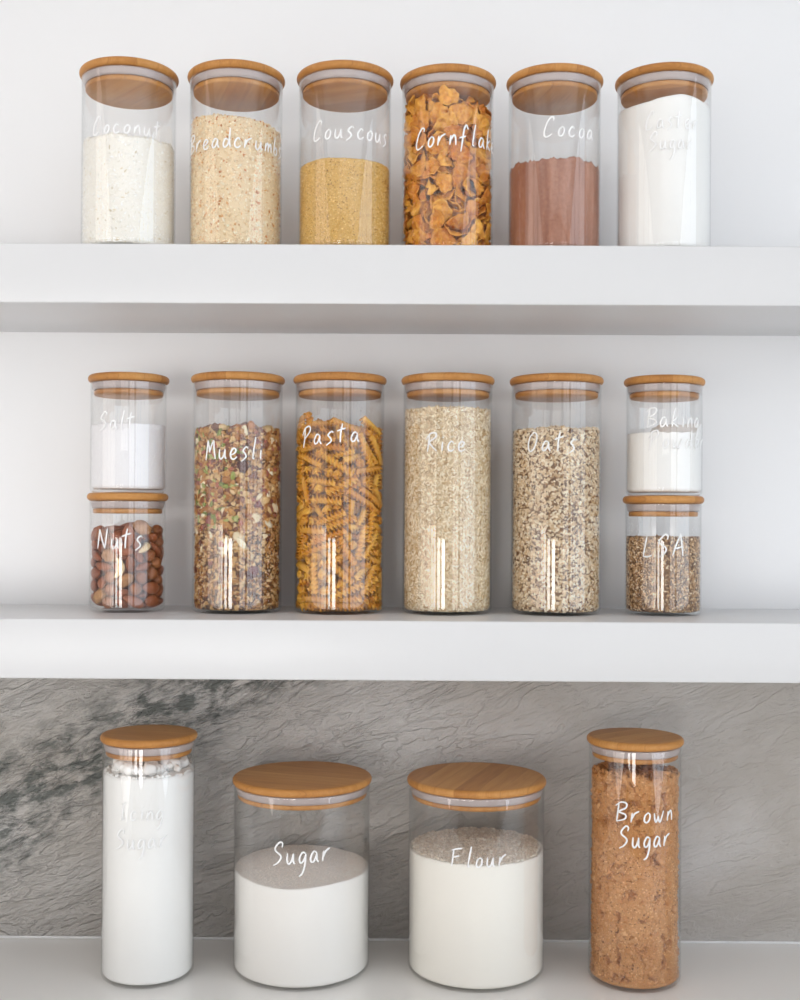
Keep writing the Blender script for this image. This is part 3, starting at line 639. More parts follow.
# kind, place in tenths of a millimetre, quaternion in thousandths
FLAKES_ROWS = [
(5,-10,-386,1450,575,447,-527,438),(8,-284,-285,1409,29,-548,-500,-670),(4,209,-300,1384,939,-61,-27,337),(3,-160,-299,1465,889,220,39,-400),(0,-19,-315,1388,7,10,90,-996),(3,49,-403,1100,712,-688,34,135),
(9,-322,-150,1419,720,462,430,-287),(7,-158,-381,783,539,312,-606,495),(6,-131,-384,988,95,-339,-639,-684),(5,-98,-387,1284,295,-182,-521,-780),(2,108,-383,1288,725,-577,-263,-270),(9,-32,-388,842,690,369,506,-363),
(5,58,-245,1463,49,338,939,41),(5,-180,-212,1455,256,154,-746,-596),(2,111,-378,685,536,-75,-558,-629),(8,-37,-383,622,495,473,-565,461),(2,116,-370,910,445,486,-448,604),(8,-109,-368,266,670,574,-444,155),
(2,-58,-373,89,668,642,289,-243),(6,-60,-371,360,456,870,-20,-187),(8,223,-338,77,732,-552,-396,-51),(2,-24,-363,1200,5,-79,900,-430),(1,-23,-359,758,571,424,-283,643),(2,83,-352,241,816,-245,-167,-496),
(5,116,-345,522,210,589,-178,760),(8,186,-329,593,727,181,643,-160),(6,149,-186,1442,253,-912,25,-321),(7,108,-345,456,396,-197,409,-798),(0,-246,-308,1232,629,28,601,493),(4,227,-312,1256,635,495,-279,523),
(5,229,-311,379,475,-437,-19,764),(5,-22,-350,518,3,132,369,-920),(2,68,-343,151,23,-130,160,-978),(7,265,-292,1138,557,-39,-758,-336),(9,-114,-335,461,514,-501,-599,-355),(4,293,-279,582,678,74,-541,-493),
(7,196,-316,726,70,-39,-886,457),(6,-316,-68,1442,191,241,-839,-448),(9,39,-342,419,74,-989,101,75),(1,82,-335,341,178,58,-63,-980),(2,-275,-279,1048,166,618,528,558),(8,201,-305,1097,110,600,-221,761),
(3,260,-284,188,873,-301,-302,-239),(8,-53,-335,978,383,180,481,768),(1,-281,-273,132,232,-414,-260,-841),(4,-170,-310,45,952,256,-44,164),(5,-144,-316,722,7,-521,751,406),(8,-292,-264,240,194,-446,-312,-816),
(5,-123,-319,903,129,255,684,-671),(7,12,-331,686,803,540,-121,221),(9,191,-301,260,486,-135,828,245),(2,-281,-266,825,787,442,-405,-143),(5,-159,-309,183,855,518,26,25),(3,-186,-302,340,313,799,24,512),
(5,176,-144,1368,767,-142,-369,505),(9,-150,-309,612,452,-602,-657,43),(1,79,-322,1272,434,528,608,-403),(5,170,-302,983,851,-315,270,-323),(9,279,-70,1389,182,931,-199,-244),(7,129,-311,1175,96,-862,472,-158),
(6,-331,-231,558,650,-36,666,364),(8,-87,-315,1080,817,124,44,562),(3,-267,-261,415,198,508,760,-353),(4,-123,-307,1332,390,-75,-184,-899),(4,101,-310,955,79,527,-542,-650),(3,-173,-289,1245,231,213,561,766),
(3,-211,-276,480,900,48,230,367),(9,42,-312,1093,57,-24,238,-969),(2,326,-218,1226,783,-539,-297,88),(6,-305,-14,1380,738,420,12,527),(7,44,-306,25,986,40,-30,-158),(7,-54,-161,1403,125,-278,160,939),
(4,-299,-227,1277,275,-340,569,696),(0,314,-218,970,834,-150,-457,-271),(6,32,-303,94,915,352,55,-187),(8,352,-192,765,230,346,-645,-642),(6,-4,-160,1368,125,-823,498,-244),(6,-153,-278,1143,536,-284,-228,761),
(2,142,-281,795,306,280,-226,-881),(5,-336,-195,1135,284,678,179,-654),(3,331,-198,1359,574,666,365,308),(4,33,-290,1009,285,-164,-318,889),(0,-319,-195,960,471,11,-481,739),(5,-236,-236,748,367,-909,-186,61),
(0,227,-239,817,365,532,616,453),(8,237,-235,459,573,55,66,815),(1,-205,-243,341,211,835,-42,506),(9,144,-261,77,133,115,721,671),(9,309,-187,232,76,-710,-530,-457),(2,364,-150,540,825,-131,-526,-156),
(0,-214,-233,638,321,-891,-102,304),(0,272,-206,40,920,106,-218,308),(3,-207,-234,117,873,41,241,422),(0,54,-270,498,348,-885,-218,219),(2,-36,-272,637,946,239,124,-180),(9,-210,-229,861,541,-269,-777,179),
(0,-107,-261,787,58,290,-103,950),(4,-85,-263,1255,508,209,369,749),(1,-387,-119,1288,321,-753,94,-567),(7,22,-268,848,98,881,-216,-409),(2,57,-264,1322,792,-96,-54,-601),(5,326,-159,851,945,-316,-83,-27),
(7,-150,-244,1356,523,-45,-580,-623),(7,-306,-171,143,749,-639,63,164),(0,-278,-188,39,43,-906,-421,-19),(6,266,-194,667,683,-333,297,-578),(1,-140,-244,949,202,-226,-826,-476),(0,252,-198,1326,648,252,705,142),
(9,-175,-229,1035,329,252,263,-871),(9,-110,-247,178,901,305,47,-306),(5,-366,-117,752,696,123,-676,206),(3,-390,-95,466,392,492,453,631),(4,65,-252,875,26,-171,17,-985),(4,128,-235,626,244,931,187,199),
(5,70,-247,276,335,538,772,-44),(1,121,-237,1114,488,533,-116,-681),(5,262,-179,1036,857,-486,13,-173),(0,-280,-163,272,145,-294,-914,239),(0,207,-201,240,694,-653,138,-269),(9,356,-109,1197,173,257,-808,-501),
(5,-320,-135,540,342,-336,-152,-864),(4,-29,-246,302,700,-132,89,696),(2,391,-77,201,614,-399,-580,358),(6,90,-236,403,972,153,102,-149),(8,-181,-15,1429,352,154,891,-242),(7,-343,-112,675,347,-496,788,-114),
(3,169,-210,1271,480,-532,385,-582),(9,-336,-114,871,186,366,-99,907),(2,277,-155,393,111,524,806,254),(0,-191,-200,529,326,362,-873,14),(6,-259,-164,407,244,886,-358,165),(0,373,-79,413,339,-426,-265,796),
(3,209,-187,1159,123,-520,174,827),(1,33,-235,1218,119,734,-625,-239),(3,345,-97,77,493,-819,-286,-67),(8,-21,-233,100,23,393,-846,-360),(9,181,-196,566,62,-135,-982,-119),(6,344,-95,1116,699,354,121,609),
(6,-191,-190,1349,523,-529,-655,-132),(5,-43,-226,822,245,-317,-20,-916),(6,185,-188,1019,331,-344,-800,364),(7,126,-208,151,234,151,-809,518),(2,-248,-147,1277,44,-12,-843,-537),(3,359,-62,1294,96,-930,-233,268),
(8,272,-131,318,233,284,930,32),(6,250,-143,143,824,294,139,-463),(3,-253,-141,688,379,410,-679,-477),(7,373,-43,340,161,755,557,305),(8,347,-65,955,501,-311,146,794),(5,-325,-82,112,20,33,-937,349),
(8,-66,-210,459,152,-645,729,-175),(1,-405,39,673,474,-533,483,-508),(0,-357,-51,316,227,-386,688,-571),(5,-97,-202,34,708,103,235,-658),(8,-11,-213,1181,104,-979,-153,90),(7,-60,-208,242,629,152,186,739),
(9,176,-172,677,813,140,126,551),(8,-209,-155,936,611,13,573,546),(2,302,-92,724,383,-9,155,-911),(5,52,-206,705,198,237,-950,47),(1,-394,22,391,38,-537,179,-823),(6,-322,-70,190,643,-71,57,-761),
(2,-327,-64,1050,355,841,-358,198),(3,389,27,824,307,635,532,468),(9,-6,410,1462,672,737,71,-25),(0,390,7,610,661,-99,743,-32),(1,-350,-40,862,555,-51,300,-774),(9,171,-166,925,249,625,-661,-332),
(4,31,-203,369,447,500,-715,-198),(8,-168,364,1440,186,588,-511,599),(4,386,24,1004,564,-409,705,133),(7,-343,-44,25,991,47,-20,122),(4,-385,8,114,12,-731,-470,494),(4,-235,-129,328,216,839,480,-138),
(9,-149,-173,310,372,580,671,273),(0,381,73,1422,505,131,-851,66),(9,-338,-46,1106,931,-253,173,196),(6,179,333,1448,829,-344,434,75),(9,79,-192,1249,756,-88,236,-604),(2,-335,156,1454,224,-8,724,-653),
(4,348,-31,30,987,0,-114,110),(3,-308,-67,764,183,-155,-339,-910),(5,-253,-109,447,710,-133,78,-687),(1,-264,-101,613,384,459,125,792),(1,245,-114,558,321,-625,671,235),(6,34,-49,1459,135,-980,112,96),
(4,371,19,1358,434,855,-211,-192),(4,292,176,1410,201,-481,-846,-110),(5,-236,244,1424,427,865,-61,-256),(1,-163,297,1376,388,730,384,-412),(2,307,-62,848,806,-368,-169,-432),(8,282,184,1466,321,44,15,-946),
(2,-367,7,583,323,62,943,-52),(0,101,315,1381,556,-173,-290,-759),(7,-44,-190,375,220,-548,730,-345),(8,-53,310,1371,398,-520,-222,-723),(6,33,311,1478,545,-261,-297,-739),(6,-323,-39,1188,598,369,24,711),
(9,337,-24,677,993,-26,-114,22),(0,-297,73,1414,588,-768,-245,-72),(4,162,-151,446,925,-16,336,174),(8,-322,-35,1269,777,200,248,-543),(0,-231,-109,1154,106,-122,367,-916),(1,241,-98,1063,470,417,-572,528),
(1,310,-39,265,964,137,-219,-60),(5,-285,-58,932,270,-342,-891,127),(9,-15,-180,1100,194,105,-484,847),(6,-36,-177,602,0,-134,989,63),(8,-58,-173,898,359,12,404,841),(9,-199,-118,172,545,-182,266,-774),
(4,221,-104,69,765,-273,-373,448),(0,227,59,1397,438,82,596,-667),(1,-122,-154,1260,327,322,-289,840),(4,-29,217,1451,942,-321,71,-65),(6,137,156,1482,778,-208,98,-585),(0,-155,-136,702,97,384,506,767),
(3,-234,-87,999,459,-128,342,810),(3,35,-169,1018,59,-869,-490,-43),(6,-66,-163,523,126,669,-723,120),(3,203,-102,627,643,102,43,-758),(6,123,-141,836,538,-118,-197,811),(2,116,103,1402,541,-87,-835,-37),
(2,-131,81,1466,252,143,-209,-934),(1,33,-162,761,34,73,-994,-75),(4,82,-152,176,126,-365,614,688),(7,287,-23,549,266,361,-1,894),(9,306,1,598,622,-314,233,-678),(8,112,-137,364,502,26,-392,771),
(7,-179,-102,833,50,-534,-770,-345),(1,-294,38,712,161,-725,665,76),(5,294,0,1258,226,-347,385,-825),(0,283,-12,1126,182,-59,506,-841),(1,-162,-109,1213,468,-849,114,220),(1,258,-29,442,719,-170,-81,669),
(2,-18,49,1414,507,481,58,-713),(2,-249,-35,360,662,711,130,198),(9,231,-51,979,198,-770,597,-105),(7,184,-86,1217,196,-314,261,-892),(7,-85,-135,1137,174,269,-700,-638),(7,272,-9,106,406,-324,-210,829),
(8,275,-6,169,38,191,67,-978),(2,-90,-129,185,908,367,152,136),(2,-271,30,139,45,898,-434,63),(6,212,-54,1263,470,-405,163,-767),(3,188,-73,808,7,-419,906,-54),(9,-192,-67,1334,628,-277,-386,-617),
(4,123,-108,1143,597,-271,268,-706),(1,-141,-98,86,207,-585,-755,-212),(1,72,-124,963,268,24,960,-73),(1,34,-131,634,172,-932,-286,141),(5,64,-125,43,5,140,-988,-58),(4,252,20,301,429,408,159,-790),
(0,-85,-117,1029,297,349,-194,868),(6,218,-30,517,93,-15,-992,-81),(7,154,-80,765,717,-99,234,-649),(1,117,-100,136,433,-884,-139,-106),(7,-110,-104,416,413,431,80,798),(3,133,-90,327,829,519,-159,-136),
(8,-236,26,536,388,576,73,715),(9,-227,35,59,929,-338,-140,58),(3,225,1,866,272,145,-409,-859),(0,-8,-118,269,990,1,122,-76),(3,-83,-101,743,27,-899,-139,414),(4,-158,-58,539,572,-217,-740,-280),
(7,-209,17,195,233,-625,-745,34),(4,-207,9,1222,356,-526,-656,-408),(0,-154,-46,312,146,533,-667,499),(0,46,-100,875,944,137,-262,-146),(3,98,-81,717,422,-212,-860,-191),(2,197,22,1088,383,-912,106,-105),
(3,182,-17,207,866,-192,-5,463),(7,-100,-76,590,402,718,-256,508),(6,-194,12,774,796,-93,74,594),(3,190,-2,349,416,30,909,8),(1,52,-93,1052,855,-316,-99,-400),(3,-149,-40,1080,424,38,-596,-681),
(7,-186,11,1090,563,-394,199,698),(3,152,-31,449,161,-39,-220,-961),(4,-39,-92,542,305,145,-186,-923),(8,-153,-27,676,449,-844,264,125),(8,33,-89,1269,853,454,-2,257),(6,-129,-42,965,404,-574,-218,678),
(8,-153,-15,52,210,721,642,156),(9,-33,-81,930,220,158,-314,-910),(0,107,-47,580,41,167,930,324),(3,-45,-72,65,353,-810,380,-275),(4,140,-10,903,868,-379,105,302),(7,-147,26,340,404,-419,-591,-558),
(1,32,-73,486,244,-581,770,97),(0,129,-14,57,919,7,289,267),(2,138,32,1222,977,88,162,108),(6,-108,-30,829,32,-715,698,-4),(4,135,10,1157,330,-618,-713,-31),(6,132,28,974,928,-279,-8,246),
(1,-132,24,1214,625,521,-565,-135),(1,228,343,274,629,-302,661,278),(7,-248,329,1143,24,-523,456,719),(1,399,95,82,684,-202,693,-109),(9,-89,399,456,673,677,276,-112),(7,-200,354,562,645,732,109,191),
(3,317,253,110,723,520,-454,-30),(5,-42,403,698,318,224,-620,681),(5,379,138,541,591,683,-185,-387),(6,-400,54,258,371,721,241,533),(0,191,354,1247,317,-78,-733,597),(4,195,351,409,348,-368,-633,585),
(1,111,385,844,576,614,-498,210),(5,298,268,392,626,357,-668,187),(3,297,268,1337,91,-339,-557,753),(3,-361,171,724,710,-129,-691,48),(6,116,30,141,18,-956,252,147),(8,-24,396,1164,367,541,624,-428),
(1,394,43,252,149,801,-6,-579),(6,310,247,542,373,-650,-244,-616),(5,297,262,819,556,519,-534,-369),(0,170,355,595,591,-388,625,332),(3,202,337,127,805,-545,36,-231),(9,-298,256,879,179,385,-335,841),
(2,-337,199,333,725,345,592,-68),(2,-263,289,984,410,604,-114,674),(6,-6,391,561,713,420,-266,495),(3,-386,47,796,887,143,439,-33),(5,-382,72,1271,858,271,430,75),(3,13,388,1360,875,-472,61,92),
(1,80,380,443,410,-179,811,377),(9,116,371,993,215,-659,-333,-639),(4,-131,363,846,523,-458,-437,-571),(2,380,71,1106,25,-449,-180,875),(4,-179,342,1270,231,-837,12,496),(0,-354,151,924,673,-410,-595,-155),
(0,-380,59,1103,125,-666,306,669),(6,-207,324,780,536,-331,-516,-580),(8,-116,364,143,719,217,301,-588),(2,-114,8,1339,706,-74,692,135),(0,-209,319,379,312,319,-384,808),(3,-232,302,208,174,-780,95,594),
(9,-340,169,1141,445,-587,283,614),(1,-40,-53,182,66,10,897,436),(4,-300,232,1164,295,-502,642,499),(2,50,-48,1094,38,-202,-929,309),(2,-306,221,1302,524,-737,-355,239),(4,-34,374,932,297,-213,826,429),
(5,343,148,347,401,-605,-135,-674),(0,-298,225,157,317,-860,-257,307),(5,137,346,277,43,727,501,-468),(9,31,371,66,918,-250,307,13),(3,338,154,1278,297,446,836,118),(2,-266,259,593,401,-84,-591,-695),
(3,-167,331,55,252,-934,-80,241),(3,32,369,834,223,-413,-616,-632),(6,-353,110,523,385,373,781,321),(7,-141,340,1123,755,-31,-652,61),(0,230,287,987,866,-231,440,-59),(8,-273,245,474,492,768,398,-97),
(7,306,199,17,10,586,805,96),(9,355,82,388,717,619,-317,-56),(4,-269,242,26,922,45,238,-303),(4,356,68,739,151,276,-949,-27),(6,-333,139,63,932,184,310,-34),(0,128,338,680,509,273,186,-795),
(1,229,279,686,375,-573,-656,-316),(9,342,113,1214,187,566,801,47),(0,320,159,167,482,421,-164,-751),(8,-353,57,963,543,817,184,63),(5,284,213,655,587,674,327,-307),(4,-115,336,1277,449,-661,299,-521),
(0,-99,39,649,278,-687,628,236),(1,299,187,1110,165,870,442,140),(3,319,147,722,567,78,503,-648),(6,298,186,1030,212,422,-881,-32),(2,-237,260,738,176,40,-388,-904),(7,12,350,247,177,411,170,-878),
(5,344,64,84,827,-275,-446,203),(9,12,350,1026,253,111,13,-961),(1,-285,202,615,626,-581,371,365),(5,304,169,915,552,120,784,-257),(8,333,101,855,475,688,258,484),(7,144,317,338,221,-467,-855,-46),
(7,340,66,957,848,466,55,245),(7,229,257,1250,98,353,628,-686),(5,-79,333,1086,337,869,290,219),(4,301,161,276,306,-739,-600,-6),(6,38,337,162,665,160,-93,723),(9,17,335,1283,254,518,816,42),
(8,-177,284,1103,22,-717,-118,687),(5,228,244,1146,183,-556,800,-131),(2,-330,50,428,45,-719,182,-669),(0,104,317,1096,676,111,-183,705),(6,-143,300,283,923,368,-106,-33),(2,-49,327,35,944,21,197,-265),
(8,-51,326,388,63,767,-636,-54),(2,165,285,853,318,-460,-392,-731),(3,-4,329,321,65,825,532,178),(9,308,108,495,234,634,140,-724),(5,-301,124,174,588,54,-131,796),(8,-15,-50,405,77,-151,464,-869),
(9,135,293,86,172,473,-861,-78),(0,-84,311,235,230,-650,703,176),(4,-282,156,938,617,357,701,-23),(7,211,240,751,199,-133,-969,-56),(1,-286,140,1042,92,204,171,-960),(8,-311,67,827,154,-680,-656,288),
(7,-80,303,864,392,24,-481,784),(6,-129,285,671,1,-300,-943,144),(7,171,262,563,97,188,879,427),(9,170,261,172,584,-765,220,155),(2,-304,70,667,54,287,951,97),(9,-128,283,574,310,228,-375,-843),
(7,-187,247,1202,275,-673,-650,223),(3,12,306,427,289,195,-67,935),(2,66,-24,698,164,-440,670,575),(0,87,290,1170,152,-264,943,131),(2,-129,273,983,848,-228,-41,477),(4,-222,201,1292,790,112,525,296),
(4,-238,179,311,298,404,143,853),(2,238,178,166,171,-575,34,799),(4,-27,294,960,113,-864,-325,-367),(7,287,71,258,685,642,-283,195),(4,-108,274,899,870,418,-255,53),(8,39,292,716,24,957,88,277),
(2,77,280,493,203,-883,-404,-125),(9,-73,280,1219,225,786,564,-116),(7,81,277,1226,594,273,-82,-752),(6,-242,150,794,207,554,669,-450),(8,-271,84,256,612,-154,-158,-759),(4,258,109,674,393,662,-622,-140),
(2,187,208,457,283,271,-71,-918),(9,-159,230,114,687,91,153,-704),(0,-270,70,1159,174,65,449,-874),(5,-255,113,1326,254,280,235,-895),(7,-258,103,1098,49,548,-758,-351),(6,59,271,984,62,831,-233,501),
(1,184,207,1263,64,283,-729,620),(7,-78,29,396,247,817,-73,-515),(2,27,275,580,215,-841,473,155),(9,10,275,828,139,223,932,250),(7,-230,145,509,220,36,912,-345),(3,39,-33,1210,383,256,-819,-344),
(1,-143,229,345,699,642,-289,123),(8,-123,240,469,846,88,456,261),(0,186,194,33,55,-131,-47,989),(8,206,171,403,3,814,-565,134),(7,-213,162,73,180,-31,107,-977),(1,253,85,1112,387,56,-521,759),
(0,-253,83,410,748,193,-624,-117),(5,145,222,1353,424,-641,84,634),(6,-51,258,758,59,722,687,-52),(2,229,126,1357,96,645,-680,-336),(7,69,-10,1340,591,-703,396,19),(9,-223,134,585,358,-299,261,845),
(8,-197,169,932,600,82,691,395),(8,-135,217,1338,778,-185,569,194),(6,194,161,1231,884,-432,-1,179),(7,46,247,255,74,330,-734,589),(3,-183,169,1079,459,614,-1,-642),(4,2,241,94,268,-204,-938,85),
(0,185,151,280,380,742,500,233),(1,-90,217,714,102,634,-766,-33),(7,-127,197,816,977,-92,155,-117),(1,195,129,859,117,-977,154,87),(5,165,165,816,63,-719,651,234),(2,142,183,925,150,251,940,177),
(8,99,205,151,753,561,33,-344),(3,70,211,379,717,-83,82,687),(4,-212,58,887,897,302,-289,-146),(3,126,180,697,237,-58,-43,-969),(5,140,168,1100,570,623,255,-471),(2,110,188,312,252,807,-481,233),
(1,-19,214,1208,918,-271,-215,193),(4,189,97,489,117,-9,-375,919),(9,-164,132,418,690,170,116,694),(5,60,-2,323,640,174,449,-599),(9,161,127,1002,92,-160,978,-96),(4,-121,165,635,226,-24,-443,-867),
(9,131,156,619,919,-368,143,1),(7,51,196,934,44,-682,524,-507),(1,64,190,551,166,-159,489,-841),(5,-158,121,1155,242,312,504,-769),(5,-51,191,495,818,-343,329,-324),(1,-52,190,168,811,465,-271,228),
(3,-81,178,965,213,609,610,-459),(3,-186,49,990,796,-190,-116,563),(8,46,186,1368,375,-616,-448,529),(2,172,81,584,83,733,672,61),(8,-12,189,1080,455,216,574,646),(4,-163,93,586,431,721,127,528),
(3,-136,127,1296,549,-551,-227,-586),(1,102,156,751,211,-675,-706,37),(4,-142,120,142,519,-114,-144,835),(3,-20,-26,788,740,326,-292,-510),(0,-43,180,1354,284,725,-357,-517),(7,-50,-6,928,299,-494,389,718),
(0,174,59,785,927,337,122,114),(5,-115,142,210,477,-75,146,-863),(8,-77,164,1128,667,426,-608,67),(1,-45,172,58,122,924,343,-119),(0,-62,166,872,290,956,-21,-39),(5,-140,106,347,35,-705,665,244),
(1,-98,141,25,761,-58,-69,-642),(3,-74,144,278,120,64,25,-990),(8,-1,155,650,293,-542,-123,778),(1,-49,138,448,396,882,-254,6),(8,73,117,77,259,277,352,856),(8,120,63,676,150,172,-651,724),
(3,23,133,1189,10,-640,-766,-57),(6,-84,89,744,55,264,178,-946),(6,107,54,210,175,953,229,98),(8,36,107,545,0,-464,433,-773),(6,-88,67,538,857,88,-382,333),(0,10,30,1097,542,-69,-287,-787),
(9,-53,89,401,402,-523,-14,-751),(5,-82,60,877,713,-477,313,408),(1,-46,86,963,100,-382,-857,330),(8,48,83,1304,426,-249,-293,-819),(0,78,54,447,574,-321,361,661),(7,-57,76,1106,326,-414,279,802),
(4,47,71,322,585,-387,272,658),(7,24,81,697,583,-328,-740,-69),(4,55,64,831,838,121,-505,-167),(1,35,75,1016,118,-101,56,986),(5,-66,48,129,789,-112,-349,-494),(5,-20,-3,1258,104,642,-418,-635),
(2,37,64,242,213,65,-232,-947),(6,40,46,36,99,-800,-585,85),
]
# kind, place in tenths of a millimetre, quaternion in thousandths
NUTS_ROWS = [
(7,196,-210,831,416,-497,713,-266),(6,-3,-345,416,171,-65,8,-983),(1,-290,-111,762,213,257,-897,-291),(0,83,-319,745,126,990,54,36),(3,14,-324,610,262,607,-76,-746),(2,133,-293,76,467,545,-48,-695),
(5,-100,-297,193,438,-845,308,3),(5,-101,-297,325,706,-36,338,-621),(5,-123,-289,65,315,886,105,323),(5,313,-25,801,102,-211,724,-649),(5,-127,-286,686,584,-791,107,145),(4,150,-273,200,123,-485,-538,-678),
(1,-183,-257,433,258,380,-534,-710),(2,97,-273,456,458,180,339,-802),(7,42,-277,288,259,555,-680,-403),(7,-100,-268,548,281,601,-296,-687),(4,203,-237,315,282,510,813,23),(0,139,-254,688,249,915,-169,268),
(1,213,-222,430,133,-140,-776,601),(4,-219,-218,753,562,-573,-550,232),(6,228,-213,630,122,-44,535,835),(1,27,-264,153,583,-765,-55,-268),(0,-8,-264,734,195,-573,-474,-639),(0,-202,-222,269,285,273,799,-453),
(3,19,-258,51,33,230,753,616),(0,160,-230,557,728,-399,-23,556),(0,-283,-172,360,392,665,-283,569),(2,286,-170,207,630,337,-604,353),(0,-266,-178,531,619,630,467,-43),(7,-226,-189,129,476,108,651,-581),
(2,301,-143,69,371,-596,-361,-613),(5,266,-164,544,776,560,213,-200),(0,-8,-239,407,326,468,321,-756),(4,282,-137,354,41,-707,-270,-652),(1,-317,-107,225,378,-623,452,514),(1,-158,-24,812,557,594,-412,-410),
(3,146,-34,806,443,-743,318,-387),(2,-282,-116,652,39,45,570,-820),(2,-191,-163,612,517,-814,-63,-256),(1,305,-82,610,379,-6,-394,837),(1,58,-193,518,591,-717,-155,-336),(4,305,-63,464,771,193,-125,-594),
(3,197,-140,137,31,-28,-735,677),(5,-97,-179,245,96,-874,-419,226),(3,-117,-168,364,434,604,553,375),(0,-333,-15,474,530,-449,452,559),(3,136,-153,57,488,589,576,289),(4,311,-28,282,395,-795,378,-263),
(0,179,-129,232,413,222,690,551),(1,250,-82,730,437,-761,-4,480),(4,-61,-170,683,871,-57,-92,-479),(2,42,-172,633,460,728,-485,150),(2,100,303,768,193,-966,137,-102),(5,-37,312,796,49,-385,868,310),
(1,255,135,807,102,141,702,-691),(1,-49,-164,483,215,896,255,-292),(0,-130,-139,47,701,606,329,183),(5,313,17,677,789,-548,263,-84),(2,311,31,183,865,-470,100,144),(1,-220,-81,449,240,-224,-674,662),
(3,-267,-41,75,221,-820,-232,-474),(1,150,-125,730,19,513,-545,663),(1,-307,8,287,22,-89,602,-793),(3,-120,201,779,98,901,14,-423),(3,153,-113,466,394,434,-810,14),(0,114,-131,318,297,-815,-378,323),
(3,290,15,48,649,728,-200,-95),(3,-282,-1,736,373,245,894,-33),(4,-168,-98,716,433,899,53,27),(5,-40,-144,132,822,-410,103,382),(3,-225,-44,362,647,-439,-425,456),(1,-122,-103,502,705,-399,536,239),
(0,36,53,838,331,-601,-337,644),(2,-221,-19,539,708,422,-431,-368),(5,232,21,540,445,118,-388,-799),(7,-185,-46,218,915,364,158,77),(0,215,-14,344,182,-456,801,342),(1,63,-106,172,422,-42,-472,773),
(1,-10,-102,758,703,500,488,136),(7,134,-46,610,663,-627,-409,12),(2,177,36,207,194,171,629,733),(1,-51,-72,380,498,349,773,-182),(3,133,10,50,577,-746,-264,204),(1,-2,-66,44,663,743,-68,-61),
(3,-118,-1,74,0,25,877,480),(2,28,-57,479,122,-72,926,-351),(1,-147,301,269,734,130,-647,160),(0,321,92,568,296,541,752,-233),(0,280,180,182,455,-360,209,787),(0,-329,52,621,259,696,553,-378),
(2,227,243,374,795,199,486,-303),(3,-277,184,267,495,100,30,-863),(0,-114,312,398,141,688,116,-703),(1,321,69,375,465,245,570,-631),(3,-10,326,175,229,-545,77,-803),(5,-26,-48,252,860,-22,-469,-201),
(0,267,180,707,96,-512,625,582),(2,109,303,68,795,-348,-487,100),(0,-279,158,474,370,-724,557,168),(3,57,313,450,857,-270,-440,8),(1,-171,268,705,439,-161,-759,452),(0,-258,180,85,878,304,-364,-58),
(6,10,313,325,726,-448,163,-495),(5,-304,78,379,298,-333,812,-375),(5,184,253,506,88,-224,-480,844),(5,-194,245,497,572,51,798,-183),(5,-308,49,168,501,843,-70,182),(3,-94,297,50,544,-358,-558,514),
(4,-178,256,150,308,-571,654,-389),(1,243,193,71,43,-324,815,-479),(7,-57,-31,637,899,-421,-110,38),(4,-247,182,602,252,-633,-61,730),(2,90,8,292,504,754,320,273),(0,139,259,650,467,-301,-311,771),
(1,56,-27,384,337,925,-153,-82),(2,263,106,460,63,-95,-798,591),(7,146,244,204,360,358,644,-572),(1,-125,254,594,469,761,265,-362),(3,-248,128,759,473,244,577,-620),(7,37,270,577,568,779,256,65),
(1,-18,267,697,1,-294,-578,761),(0,-253,87,51,426,-700,270,-505),(2,-56,260,483,152,-129,843,-500),(0,163,203,758,526,-454,659,288),(3,212,149,590,479,560,172,-654),(2,84,244,312,717,579,-243,303),
(0,200,142,296,568,-272,-609,482),(7,-147,192,361,75,399,209,-890),(1,155,181,416,39,803,-263,533),(4,13,234,111,791,-135,-532,269),(1,218,68,125,117,-88,752,-643),(1,-170,151,215,72,306,562,765),
(3,-207,53,650,53,851,-461,-246),(5,195,71,710,919,-334,-182,-104),(1,-181,87,470,55,-376,-324,-867),(4,116,163,66,264,521,-724,-368),(2,-10,198,220,78,371,575,725),(0,50,26,730,308,246,878,273),
(3,-107,154,656,617,442,-455,-465),(3,-2,183,340,243,503,745,-365),(0,-134,115,122,662,681,-269,-160),(5,87,143,638,182,435,-735,488),(5,147,71,386,302,369,346,808),(0,34,154,748,58,677,595,-430),
(1,136,68,510,560,688,229,-400),(3,-50,140,47,564,-651,-366,353),(0,-42,16,154,739,-548,-140,366),(1,-13,135,543,268,585,-169,746),(1,-105,77,574,495,628,298,521),(5,-88,93,757,563,-460,-687,4),
(1,46,118,445,326,139,337,872),(7,-110,61,310,15,869,-4,495),(0,74,76,135,546,732,101,395),(1,52,77,227,101,-130,-811,562),(4,-57,52,468,713,290,467,436),
]
# ------------------------------------------------------------------ the eighteen jars
TOP = [  # x, depth
 (-.2872, 1.2020), (-.1778, 1.2080), (-.0655, 1.2090), (.0410, 1.2170), (.1516, 1.2150), (.2641, 1.2113)]
DM, DBT, DBW = 1.2567, 1.2297, 1.2515
gT, gM, gB, gS = 'medium glass jars on the top shelf', 'tall glass jars on the middle shelf', 'glass jars on the countertop', 'small glass jars in two stacks'
CAP = .0205
bt = lambda i, y, x: zat(x, y, TOP[i][1]-.0465)
jar('medium', *TOP[0], ZT, 'medium glass jar of white coconut with bamboo lid, leftmost on the top shelf', [('Coconut', bt(0, 132, 120), -47, 40, .0175, 0)], gT)
jar('medium', *TOP[1], ZT, 'medium glass jar lettered Breadcrumbs with bamboo lid, second from left on top shelf', [('Breadcrumbs', bt(1, 147, 238), -72, 72, .0185, .001)], gT)
jar('medium', *TOP[2], ZT, 'medium glass jar lettered Couscous, about half full of yellow grain, top shelf', [('Couscous', bt(2, 138, 345), -41, 62, .0195, .001)], gT)
